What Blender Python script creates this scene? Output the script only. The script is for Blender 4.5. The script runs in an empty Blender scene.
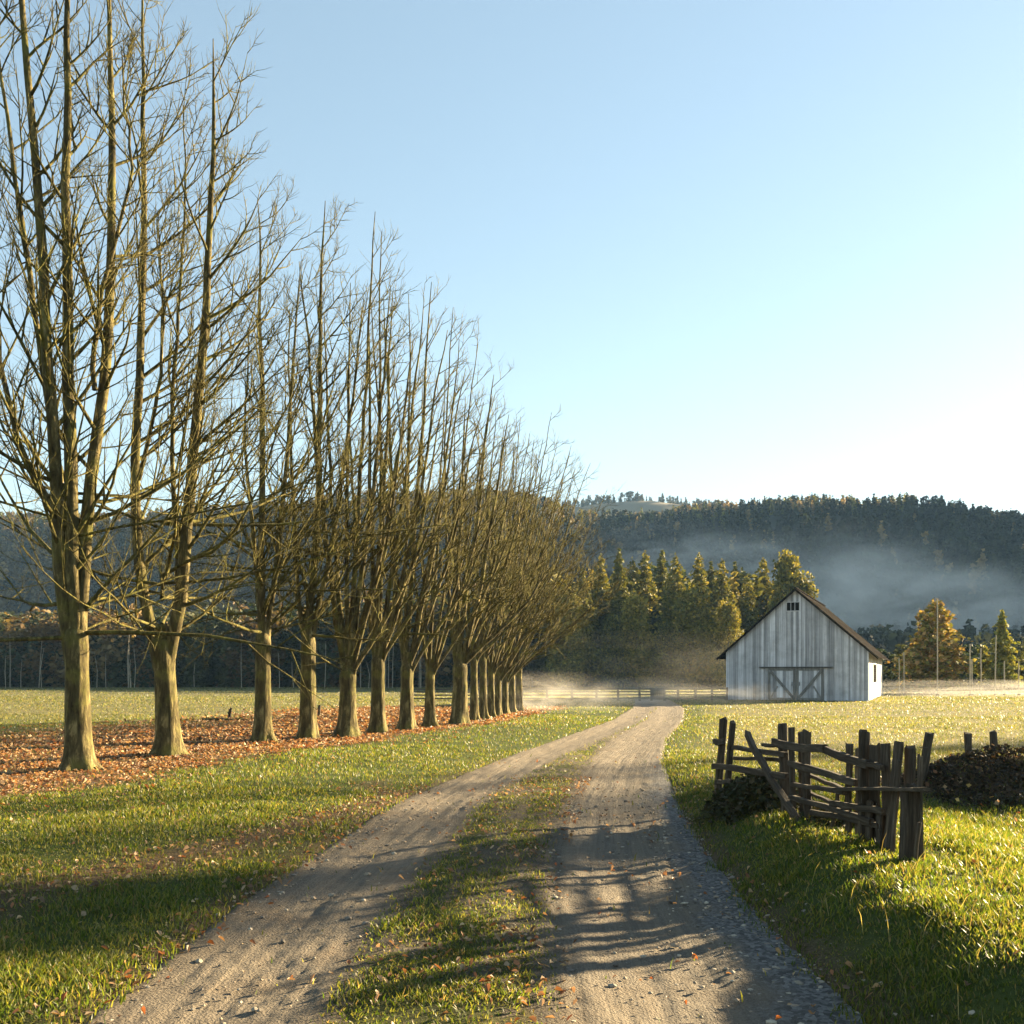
import bpy, math
import numpy as np
from mathutils import Vector

RNG = np.random.default_rng(11)
scene = bpy.context.scene
COL = scene.collection
F, CAMH, HOR = 1000.0, 1.7, 674.0          # focal length in px, eye height, horizon row
SUN_AZ, SUN_EL = 34.0, 13.5                # degrees: from +X towards +Y, above the horizon

# ------------------------------------------------------------------ helpers
def tag(o, label=None, cat=None, group=None, kind=None):
    if label: o['label'] = label
    if cat: o['category'] = cat
    if group: o['group'] = group
    if kind: o['kind'] = kind
    return o

def empty(name, loc, label, cat, group=None, rz=0.0):
    o = bpy.data.objects.new(name, None)
    o.empty_display_size = 0.3
    COL.objects.link(o)
    o.location = loc
    o.rotation_euler = (0, 0, rz)
    return tag(o, label, cat, group)

def link(name, me, parent=None):
    o = bpy.data.objects.new(name, me)
    COL.objects.link(o)
    if parent is not None: o.parent = parent
    return o

def make_mesh(name, V, faces, mat, smooth=False, attrs=None):
    """V (n,3); faces: list of int arrays (m,k). attrs: name -> (domain, type, data)"""
    V = np.ascontiguousarray(V, dtype=np.float32)
    faces = [np.asarray(f, dtype=np.int32) for f in faces if len(f)]
    me = bpy.data.meshes.new(name)
    me.vertices.add(len(V))
    me.vertices.foreach_set('co', V.ravel())
    idx = np.concatenate([f.ravel() for f in faces])
    tot = np.concatenate([np.full(len(f), f.shape[1], np.int32) for f in faces])
    start = np.concatenate([[0], np.cumsum(tot)[:-1]]).astype(np.int32)
    me.loops.add(len(idx))
    me.loops.foreach_set('vertex_index', idx)
    me.polygons.add(len(tot))
    me.polygons.foreach_set('loop_start', start)
    me.polygons.foreach_set('loop_total', tot)
    me.polygons.foreach_set('use_smooth', np.full(len(tot), smooth, dtype=bool))
    if attrs:
        for k, (dom, typ, data) in attrs.items():
            a = me.attributes.new(k, typ, dom)
            key = 'color' if typ == 'FLOAT_COLOR' else ('vector' if typ == 'FLOAT_VECTOR' else 'value')
            a.data.foreach_set(key, np.ascontiguousarray(data, dtype=np.float32).ravel())
    me.update(calc_edges=True)
    me.validate()
    if mat: me.materials.append(mat)
    return me

class MB:
    """collects pieces into one mesh"""
    def __init__(s): s.V, s.F, s.T, s.G, s.n = [], [], [], [], 0
    def add(s, V, faces, tint=0.5, grain=None):
        V = np.asarray(V, float); s.G.append(V if grain is None else np.asarray(grain, float))
        for f in faces:
            if len(f): s.F.append(np.asarray(f, np.int32) + s.n)
        s.V.append(V); s.T.append(np.full(len(V), tint)); s.n += len(V)
        return s
    def box(s, x0, x1, y0, y1, z0, z1, tint=0.5):
        V = [(x, y, z) for z in (z0, z1) for y in (y0, y1) for x in (x0, x1)]
        return s.add(V, [[(0,2,3,1),(4,5,7,6),(0,1,5,4),(2,6,7,3),(0,4,6,2),(1,3,7,5)]], tint)
    def prism(s, pts, y0, y1, tint=0.5):
        """polygon in x-z extruded along y"""
        n = len(pts)
        V = [(p[0], y0, p[1]) for p in pts] + [(p[0], y1, p[1]) for p in pts]
        side = [(i, (i+1) % n, n+(i+1) % n, n+i) for i in range(n)]
        return s.add(V, [[tuple(range(n))[::-1]], [tuple(range(n, 2*n))], side], tint)
    def build(s, name, mat, parent=None, smooth=False):
        by = {}
        for f in s.F: by.setdefault(f.shape[1], []).append(f)
        me = make_mesh(name, np.concatenate(s.V), [np.concatenate(v) for v in by.values()], mat, smooth,
                       {'tint': ('POINT', 'FLOAT', np.concatenate(s.T)), 'gv': ('POINT', 'FLOAT_VECTOR', np.concatenate(s.G))})
        return link(name, me, parent)

def nrm(v): return v / np.maximum(np.linalg.norm(v, axis=-1, keepdims=True), 1e-9)
def sstep(a, b, x):
    t = np.clip((x - a) / (b - a), 0, 1)
    return t * t * (3 - 2 * t)

def vnoise(x, y, seed=0):
    """smooth value noise, vectorised"""
    x = np.asarray(x, float); y = np.asarray(y, float)
    xi, yi = np.floor(x).astype(np.int64), np.floor(y).astype(np.int64)
    fx, fy = x - xi, y - yi
    def h(a, b):
        n = (a * 374761393 + b * 668265263 + seed * 1274126177) & 0xffffffff
        n = ((n ^ (n >> 13)) * 1274126177) & 0xffffffff
        return ((n ^ (n >> 16)) & 0xffff) / 65535.0
    fx = fx*fx*(3-2*fx); fy = fy*fy*(3-2*fy)
    return (h(xi,yi)*(1-fx)+h(xi+1,yi)*fx)*(1-fy) + (h(xi,yi+1)*(1-fx)+h(xi+1,yi+1)*fx)*fy

# ------------------------------------------------------------------ terrain
LC = np.array([(-10,-1.55),(3,-1.5),(5,-1.5),(7.5,-1.45),(9.7,-1.25),(13.5,-.92),(19.8,.3),(26,1.75),(37,4.3),(50,6.6),(65,8.6),(70,9.0)])
RC = np.array([(-10,.95),(3,.93),(5,.92),(7.5,.95),(9.7,1.1),(13.5,1.5),(20,2.3),(26,3.3),(37,5.65),(50,7.9),(65,9.6),(70,10.0)])
def lrut(y): return np.interp(y, LC[:,0], LC[:,1])
def rrut(y): return np.interp(y, RC[:,0], RC[:,1])
HW_L, HW_R = .53, .64
def redge(y): return rrut(y) + HW_R + np.interp(y, [0, 8, 14, 70], [.16, .1, .0, .0])
def ledge(y): return lrut(y) - HW_L

def H(x, y):
    """height of the lie of the land (road level included)"""
    x = np.asarray(x, float); y = np.asarray(y, float)
    s = x - redge(y) + .10 * (vnoise(x*.9, y*.9, 3) - .5)
    amp = np.interp(y, [0, 5, 9, 13, 18, 24], [.34, .33, .30, .22, .06, 0])
    bank = amp * sstep(-.05, .85, s)
    # beyond the crest the bank falls into a shallow hollow behind the old fence, then rises to field level
    hollow = np.interp(y, [4, 8, 11, 15, 19], [.0, .18, .30, .25, 0]) * sstep(1.9, 3.6, s) * (1 - sstep(5.5, 9, s))
    bank = bank * (1 - .75 * sstep(5, 12, s))
    z = bank - hollow
    z = z + .60*np.exp(-((x-7.1)/1.75)**2 - ((y-14.2)/1.15)**2)*(1+.35*(vnoise(x*1.6, y*1.6, 9)-.5))
    # crown between the wheel tracks, gentle rise on the left lawn
    mid = .5 * (lrut(y) + rrut(y)); wid = np.maximum(.5 * (rrut(y) - lrut(y)) - .45, .05)
    z = z + .045 * np.exp(-((x - mid) / wid) ** 2) * np.interp(y, [0, 14, 26], [1, .8, 0])
    sl = ledge(y) - x
    z = z + .12 * sstep(0, 2.6, sl) * np.interp(y, [0, 30, 60], [1, 1, 0])
    z = z + .05 * (vnoise(x*.35, y*.35, 5) - .5) * sstep(.1, 1.2, np.maximum(sl, s)) * np.interp(y, [0, 60, 90], [1, 1, .3])
    z = z + .035 * (vnoise(x*1.7, y*1.7, 7) - .5) * sstep(.0, .5, np.maximum(sl, s)) * np.interp(y, [0, 20, 40], [1, .6, 0])
    return z

def road_mask(x, y):
    m1 = 1 - sstep(HW_L - .15, HW_L + .2, np.abs(x - lrut(y)))
    m2 = 1 - sstep(HW_R - .15, HW_R + .25, np.abs(x - rrut(y)))
    return np.maximum(m1, m2) * (1 - sstep(66, 69, y))

def at(px, py, d):
    return np.array([(px - 512) / F * d, d, CAMH + (HOR - py) / F * d])

def on_ground(px, py):
    ds = np.geomspace(3, 400, 4000)
    x = (px - 512) / F * ds; z = CAMH + (HOR - py) / F * ds
    g = H(x, ds)
    i = int(np.argmax(z <= g))
    d = ds[i]
    return np.array([(px - 512) / F * d, d, float(H((px - 512) / F * d, d))])

# leaf belt under the avenue
TL = np.array([(-10,-12.5),(13,-8.5),(17.7,-7.7),(20.7,-6.9),(25,-5.9),(27.4,-4.6),(30.4,-3.5),(33.3,-1.9),(36,-1.1),(44.7,.35),(70,5)])
def rowx(y): return np.interp(y, TL[:,0], TL[:,1])
BE = np.array([(-10,-8.5),(9,-7.4),(12,-5.9),(14.7,-5.2),(17.5,-4.9),(20.5,-4.0),(24,-2.7),(30,-1.1),(36,.7),(46,2.2),(60,5)])
def belt(x, y):
    e = np.interp(y, BE[:,0], BE[:,1]) + .9 * (vnoise(x*.5, y*.35, 21) - .5) + .5*(vnoise(x*1.9, y*1.3, 22)-.5)
    a = sstep(-.1, .9, e - x)
    b = 1 - sstep(2.2, 13, rowx(y) - x)
    return a * b * (1 - sstep(44, 54, y)) * sstep(9, 13, y)
# dark leafy strip beside the left track
def strip(x, y):
    c = np.interp(y, [0, 7.4, 9.5, 12, 14], [-5.2, -3.7, -2.95, -2.3, -1.9]) + .5*(vnoise(x*.8, y*.8, 31) - .5)
    w = np.interp(y, [5, 9, 12, 15], [.5, .45, .35, .2])
    s1 = np.exp(-((x - c) / w) ** 2) * (1 - sstep(13.5, 17, y))
    s2 = np.exp(-((x - ledge(y) + .12) / .22) ** 2) * (1 - sstep(14, 22, y))
    return np.clip(s1 + .8*s2, 0, 1)
def midstrip(x, y):
    u = (x - (lrut(y) + HW_L)) / np.maximum((rrut(y) - HW_R) - (lrut(y) + HW_L), .05)
    return u, ((u > -.1) & (u < 1.1) & (y < 30))
def straw(x, y):
    """1 where the sward is pale dry field"""
    right = sstep(.3, 2.0, x - redge(y)) * sstep(13, 20, y)
    left = sstep(2.0, 5.0, rowx(y) - x) * sstep(24, 40, y)
    return np.clip(np.maximum(right, np.maximum(left, .9 * sstep(45, 70, y))), 0, 1)

# ------------------------------------------------------------------ materials
def new_mat(name):
    m = bpy.data.materials.new(name); m.use_nodes = True
    nt = m.node_tree
    return m, nt, nt.nodes['Principled BSDF'], nt.nodes['Material Output']
def node(nt, typ, **kw):
    n = nt.nodes.new(typ)
    for k, v in kw.items():
        if k in n.inputs.keys(): n.inputs[k].default_value = v
        else: setattr(n, k, v)
    return n
def noise(nt, coord, scale, detail=5, rough=.6, dist=0):
    n = node(nt, 'ShaderNodeTexNoise', Scale=scale, Detail=detail, Roughness=rough, Distortion=dist)
    if coord is not None: nt.links.new(coord, n.inputs['Vector'])
    return n.outputs['Fac']
def ramp(nt, fac, stops):
    r = node(nt, 'ShaderNodeValToRGB')
    e = r.color_ramp.elements
    while len(e) < len(stops): e.new(.5)
    for el, (p, c) in zip(e, stops):
        el.position = p; el.color = (*c, 1) if len(c) == 3 else c
    nt.links.new(fac, r.inputs['Fac'])
    return r.outputs['Color']
def mixc(nt, fac, a, b, mode='MIX'):
    n = node(nt, 'ShaderNodeMix', data_type='RGBA', blend_type=mode)
    for s, v in ((n.inputs[0], fac), (n.inputs[6], a), (n.inputs[7], b)):
        if isinstance(v, (int, float)): s.default_value = v
        elif isinstance(v, tuple): s.default_value = (*v, 1)
        else: nt.links.new(v, s)
    return n.outputs[2]
def mth(nt, op, a, b=None, clamp=False):
    n = node(nt, 'ShaderNodeMath', operation=op, use_clamp=clamp)
    for s, v in zip(n.inputs, (a, b)):
        if v is None: continue
        if isinstance(v, (int, float)): s.default_value = v
        else: nt.links.new(v, s)
    return n.outputs[0]
def attr(nt, name, out='Fac'):
    n = node(nt, 'ShaderNodeAttribute', attribute_name=name)
    return n.outputs[out]
def bump(nt, bsdf, h, strength, dist):
    b = node(nt, 'ShaderNodeBump', Strength=strength, Distance=dist)
    nt.links.new(h, b.inputs['Height'])
    nt.links.new(b.outputs['Normal'], bsdf.inputs['Normal'])
def mapping(nt, vec, scale):
    n = node(nt, 'ShaderNodeMapping'); n.inputs['Scale'].default_value = scale
    nt.links.new(vec, n.inputs['Vector'])
    return n.outputs['Vector']

def mat_ground():
    m, nt, p, out = new_mat('turf_and_soil')
    co = node(nt, 'ShaderNodeTexCoord').outputs['Object']
    n1 = noise(nt, co, .55, 6); n2 = noise(nt, co, 6, 8, .7); n3 = noise(nt, co, 45, 4, .7)
    band = noise(nt, mapping(nt, co, (.05, .55, 1)), 1.0, 5, .6)
    green = ramp(nt, n2, [(.25, (.020,.030,.007)), (.5, (.042,.058,.013)), (.75, (.08,.09,.022))])
    gold = ramp(nt, band, [(.3, (.055,.063,.025)), (.5, (.108,.105,.048)), (.7, (.165,.15,.075))])
    gold = mixc(nt, mth(nt, 'MULTIPLY', n3, .5), gold, (.20,.16,.06))
    soil = ramp(nt, n3, [(.3, (.035,.024,.014)), (.55, (.085,.06,.036)), (.75, (.15,.11,.07))])
    litter = ramp(nt, n3, [(.28, (.035,.020,.011)), (.5, (.105,.060,.032)), (.72, (.21,.135,.075))])
    c = mixc(nt, attr(nt, 'straw'), green, gold)
    c = mixc(nt, attr(nt, 'soil'), c, soil)
    c = mixc(nt, attr(nt, 'leaf'), c, litter)
    nt.links.new(c, p.inputs['Base Color'])
    p.inputs['Roughness'].default_value = .95
    p.inputs['Specular IOR Level'].default_value = .1
    bump(nt, p, mixc(nt, .5, n2, n3), .8, .06)
    return m

def mat_road():
    m, nt, p, out = new_mat('gravel_track')
    co = node(nt, 'ShaderNodeTexCoord').outputs['Object']
    uv = attr(nt, 'uvw', 'Vector')
    streak = noise(nt, mapping(nt, uv, (14, .35, 1)), 1.0, 6, .65, .3)
    streak2 = noise(nt, mapping(nt, uv, (45, 1.1, 1)), 1.0, 4, .6)
    peb = noise(nt, co, 70, 4, .75); blot = noise(nt, co, 1.6, 6, .6)
    vor = node(nt, 'ShaderNodeTexVoronoi', Scale=55.0); nt.links.new(co, vor.inputs['Vector'])
    c = ramp(nt, peb, [(.28, (.065,.055,.043)), (.5, (.145,.122,.095)), (.72, (.26,.22,.172))])
    c = mixc(nt, ramp(nt, streak, [(.38, (0,0,0)), (.62, (.75,.75,.75))]), c, (.235,.19,.135))
    c = mixc(nt, ramp(nt, streak2, [(.5, (0,0,0)), (.7, (.55,.55,.55))]), c, (.10,.082,.06))
    c = mixc(nt, ramp(nt, blot, [(.5, (0,0,0)), (.72, (.6,.6,.6))]), c, (.13,.09,.055))
    soil = ramp(nt, peb, [(.3, (.035,.026,.016)), (.55, (.10,.075,.045)), (.75, (.20,.16,.10))])
    gv = node(nt, 'ShaderNodeTexVoronoi', Scale=38.0); nt.links.new(co, gv.inputs['Vector'])
    c = mixc(nt, mth(nt, 'MULTIPLY', attr(nt, 'grit'), .85), c, ramp(nt, gv.outputs['Color'], [(.2, (.055,.055,.055)), (.5, (.12,.12,.122)), (.8, (.23,.225,.22))]))
    c = mixc(nt, attr(nt, 'soil'), c, soil)
    nt.links.new(c, p.inputs['Base Color'])
    p.inputs['Roughness'].default_value = .85
    p.inputs['Specular IOR Level'].default_value = .25
    h = mth(nt, 'ADD', mth(nt, 'MULTIPLY', streak, 1.2), mth(nt, 'ADD', mth(nt, 'MULTIPLY', peb, .8), mth(nt, 'MULTIPLY', vor.outputs['Distance'], .5)))
    bump(nt, p, h, 1.0, .05)
    return m

def mat_leafy(name, trans=.35, rough=.6, colattr='col', tmul=(1.2,1.15,.6)):
    """thin leaves or blades with colour per blade; lets light through"""
    m, nt, p, out = new_mat(name)
    c = attr(nt, colattr, 'Color')
    nt.links.new(c, p.inputs['Base Color'])
    p.inputs['Roughness'].default_value = rough
    p.inputs['Specular IOR Level'].default_value = .35
    t = node(nt, 'ShaderNodeBsdfTranslucent')
    nt.links.new(mixc(nt, 1.0, c, tmul, 'MULTIPLY'), t.inputs['Color'])
    mx = node(nt, 'ShaderNodeMixShader'); mx.inputs[0].default_value = trans
    nt.links.new(p.outputs[0], mx.inputs[1]); nt.links.new(t.outputs[0], mx.inputs[2])
    nt.links.new(mx.outputs[0], out.inputs['Surface'])
    return m

def mat_bark(name, dark, mid, light, scale=9):
    m, nt, p, out = new_mat(name)
    co = node(nt, 'ShaderNodeTexCoord').outputs['Object']
    n1 = noise(nt, mapping(nt, co, (1, 1, .25)), scale, 8, .7, .4)
    n2 = noise(nt, co, 2.2, 5, .6)
    c = ramp(nt, n1, [(.3, dark), (.52, mid), (.72, light)])
    c = mixc(nt, ramp(nt, n2, [(.5, (0,0,0)), (.66, (.6,.6,.6))]), c, (.15,.145,.034))     # moss
    nt.links.new(c, p.inputs['Base Color'])
    p.inputs['Roughness'].default_value = .9
    p.inputs['Specular IOR Level'].default_value = .10
    bump(nt, p, n1, 1.0, .05)
    return m

def mat_wood(name, c0, c1, c2, grain=(30, 30, 2.0), tintamt=.5, rough=.85, bmp=.5, stain=None):
    m, nt, p, out = new_mat(name)
    co = node(nt, 'ShaderNodeTexCoord').outputs['Object']
    g = noise(nt, mapping(nt, attr(nt, 'gv', 'Vector'), grain), 1.0, 6, .7, .5)
    blot = noise(nt, co, 1.1, 6, .65)
    c = ramp(nt, g, [(.28, c0), (.5, c1), (.75, c2)])
    if stain:
        c = mixc(nt, ramp(nt, blot, [(.45, (0,0,0)), (.72, (.6,.6,.6))]), c, stain)
    t = attr(nt, 'tint')
    c = mixc(nt, tintamt, c, ramp(nt, t, [(0, (.28,.28,.28)), (.5, (.8,.8,.8)), (1, (1.25,1.25,1.25))]), 'MULTIPLY')
    nt.links.new(c, p.inputs['Base Color'])
    p.inputs['Roughness'].default_value = rough
    p.inputs['Specular IOR Level'].default_value = .25
    bump(nt, p, g, bmp, .01)
    return m

def mat_plain(name, c, rough=.8):
    m, nt, p, out = new_mat(name)
    co = node(nt, 'ShaderNodeTexCoord').outputs['Object']
    n1 = noise(nt, co, 6, 6, .65)
    d = tuple(v * .6 for v in c); l = tuple(min(1, v * 1.35) for v in c)
    nt.links.new(ramp(nt, n1, [(.3, d), (.7, l)]), p.inputs['Base Color'])
    p.inputs['Roughness'].default_value = rough
    return m

M_GROUND = mat_ground(); M_ROAD = mat_road()
M_GRASS = mat_leafy('grass_blades', .5, .45, tmul=(1.8,1.75,.75))
M_LEAF = mat_leafy('dry_leaves', .3, .55, tmul=(1.3,.9,.5))
M_NEEDLE = mat_leafy('conifer_foliage', .25, .8, tmul=(1.1,1.05,.5))
M_BARK = mat_bark('mossy_bark', (.013,.010,.006), (.085,.069,.031), (.33,.265,.12))
M_TWIG = mat_bark('twig_bark', (.017,.013,.006), (.078,.067,.022), (.25,.21,.068), 14)
M_OLD = mat_wood('weathered_fence_wood', (.018,.0135,.0095), (.058,.044,.031), (.15,.118,.085), (34, 34, 3), .6)
M_FARW = mat_wood('grey_rail_wood', (.04,.034,.027), (.09,.078,.06), (.15,.13,.10), (6, 6, 2), .5)
M_BOARD = mat_wood('whitewashed_boards', (.28,.275,.295), (.61,.60,.635), (.78,.775,.80), (12, 12, .3), .75, bmp=.4, stain=(.27,.27,.275))
M_TRIM = mat_wood('bleached_trim', (.10,.095,.09), (.20,.19,.18), (.32,.305,.29), (9, 9, .6), .5)
M_ROOF = mat_wood('old_shingle_roof', (.012,.011,.0105), (.024,.022,.021), (.046,.042,.039), (3, 3, 3), .3)
M_ROOF.node_tree.nodes['Principled BSDF'].inputs['Specular IOR Level'].default_value = 0.0
M_PALE = mat_wood('pale_pole_wood', (.24,.20,.14), (.42,.36,.26), (.58,.50,.38), (20, 20, 2), .3)
M_DARK = mat_plain('barn_interior_dark', (.012,.011,.010))
M_DARK.node_tree.nodes['Principled BSDF'].inputs['Specular IOR Level'].default_value = 0.0
M_BOARD.node_tree.nodes['Principled BSDF'].inputs['Specular IOR Level'].default_value = .05
M_GLASS, _nt, _p, _o = new_mat('dusty_window_glass')
_p.inputs['Base Color'].default_value = (.02,.022,.025,1); _p.inputs['Roughness'].default_value = .10
M_STONE = mat_leafy('shoulder_stones', .0, .85)

# ------------------------------------------------------------------ ground and road
def axis(lo, hi, step, far_lo, far_hi, n):
    core = np.arange(lo, hi + step*.5, step)
    a = lo - np.geomspace(step, lo - far_lo, n)[::-1] if far_lo < lo else np.array([])
    b = hi + np.geomspace(step, far_hi - hi, n)
    return np.concatenate([a, core, b])
def build_ground():
    xs = axis(-9, 8.4, .12, -1100, 1100, 60); ys = axis(1.5, 21, .13, -300, 1200, 80)
    X, Y = np.meshgrid(xs, ys)
    Z = H(X, Y) - .07 * road_mask(X, Y)
    V = np.stack([X, Y, Z], -1).reshape(-1, 3)
    nx, ny = len(xs), len(ys)
    i = (np.arange(ny-1)[:,None]*nx + np.arange(nx-1)[None,:]).ravel()
    Q = np.stack([i, i+1, i+nx+1, i+nx], -1)
    x, y = V[:,0], V[:,1]
    u, ms = midstrip(x, y)
    soil = np.maximum(strip(x, y)*.9, road_mask(x, y))
    soil = np.maximum(soil, ms * (.35 + .5*sstep(.55, 1.0, u)))
    sh = x - redge(y)
    soil = np.maximum(soil, np.exp(-((sh - .05)/.22)**2) * (1 - sstep(14, 20, y)))
    soil = np.maximum(soil, .9*np.exp(-((sh-5.4)/1.1)**2 - ((y-12.2)/1.1)**2))
    mo = np.exp(-((x-7.1)/1.8)**2 - ((y-14.2)/1.2)**2); soil = np.maximum(soil, sstep(.1, .4, mo))
    lf = np.maximum(belt(x, y)*.95, .25*strip(x, y)); lf = np.maximum(lf, .45*sstep(.1, .5, mo))
    me = make_mesh('ground', V, [Q], M_GROUND, True, {
        'straw': ('POINT','FLOAT', straw(x, y)), 'soil': ('POINT','FLOAT', np.clip(soil,0,1)), 'leaf': ('POINT','FLOAT', np.clip(lf,0,1))})
    tag(link('ground', me), kind='structure')
def build_road():
    ys = np.concatenate([np.arange(-8, 3, .5), np.arange(3, 12, .03), np.arange(12, 20, .07), np.geomspace(20, 67, 200)])
    us = np.concatenate([np.linspace(0, 1, 46), 1 + np.linspace(0, 1, 24)[1:], 2 + np.linspace(0, 1, 54)[1:]])
    V, A, S, GR = [], [], [], []
    for y in ys:
        a0, a1 = lrut(y) - HW_L - .3, lrut(y) + HW_L
        b0, b1 = rrut(y) - HW_R, redge(y) + .32
        a1, b0 = min(a1, .5*(a1+b0)), max(b0, .5*(a1+b0))
        x = np.where(us <= 1, a0 + (a1-a0)*us, np.where(us <= 2, a1 + (b0-a1)*(us-1), b0 + (b1-b0)*(us-2)))
        # shallow wheel troughs, edges dip under the turf
        z = H(x, y) - .03*np.exp(-((x-lrut(y))/.35)**2) - .03*np.exp(-((x-rrut(y))/.4)**2)
        z = z + .018*(vnoise(x*3.1, np.full_like(x, y)*1.1, 41) - .5) + .012*(vnoise(x*9, np.full_like(x, y)*3, 42) - .5)
        yy = np.full_like(x, y); q = x - .5*(lrut(y)+rrut(y)); fade = np.interp(y, [10, 25], [1, .4])
        z = z + fade*(.016*(vnoise(q*16, yy*.55, 45) - .5) + .012*(vnoise(q*7, yy*.22, 46) - .5) + .010*(vnoise(x*19, yy*13, 47) - .5) + .007*(vnoise(x*31, yy*27, 48) - .5))
        z = z - .10*(1 - sstep(0, .30, x-a0)) - .12*(1 - sstep(0, .34, b1-x))
        V.append(np.stack([x, np.full_like(x, y), z], -1))
        A.append(np.stack([x - .5*(lrut(y)+rrut(y)), np.full_like(x, y), 0*x], -1))
        inmid = np.clip(np.minimum(us-1, 2-us)*4 + .35, 0, 1) * np.clip((b0-a1)/.5, 0, 1)
        sh = np.clip(1 - (x-a0)/.5, 0, 1) * (1 - sstep(16, 24, y))
        nz = vnoise(x*3, np.full_like(x, y)*3, 44)
        GR.append(sstep(.28, .6, x-rrut(y) + .3*(nz-.5)) * (1 - sstep(14, 24, y)))
        S.append(np.clip(np.maximum(inmid, sh) * (.6 + .8*nz), 0, 1))
    nx, ny = len(us), len(ys)
    i = (np.arange(ny-1)[:,None]*nx + np.arange(nx-1)[None,:]).ravel()
    Q = np.stack([i, i+1, i+nx+1, i+nx], -1)
    me = make_mesh('road', np.concatenate(V), [Q], M_ROAD, True, {
        'uvw': ('POINT','FLOAT_VECTOR', np.concatenate(A)), 'soil': ('POINT','FLOAT', np.concatenate(S)), 'grit': ('POINT','FLOAT', np.concatenate(GR))})
    tag(link('road', me), kind='structure')

# ------------------------------------------------------------------ grass, leaves, stones
def scatter(n, y0, y1, spread=.62, rng=RNG):
    """points with even density per square metre inside the widened view wedge"""
    y = np.sqrt(rng.uniform(y0*y0, y1*y1, n))
    x = rng.uniform(-spread, spread, n) * y
    return x, y

def pick(rng, n, pal, jitter=.25):
    pal = np.array(pal); c = pal[rng.integers(0, len(pal), n)]
    return np.clip(c * rng.uniform(1-jitter, 1+jitter, (n,1)), 0, 1)

G_GREEN = [(.036,.060,.008),(.050,.073,.010),(.070,.088,.013),(.10,.102,.020),(.135,.126,.034)]
G_STRAW = [(.082,.086,.036),(.108,.104,.048),(.145,.132,.066),(.062,.074,.027),(.048,.064,.021)]

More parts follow.
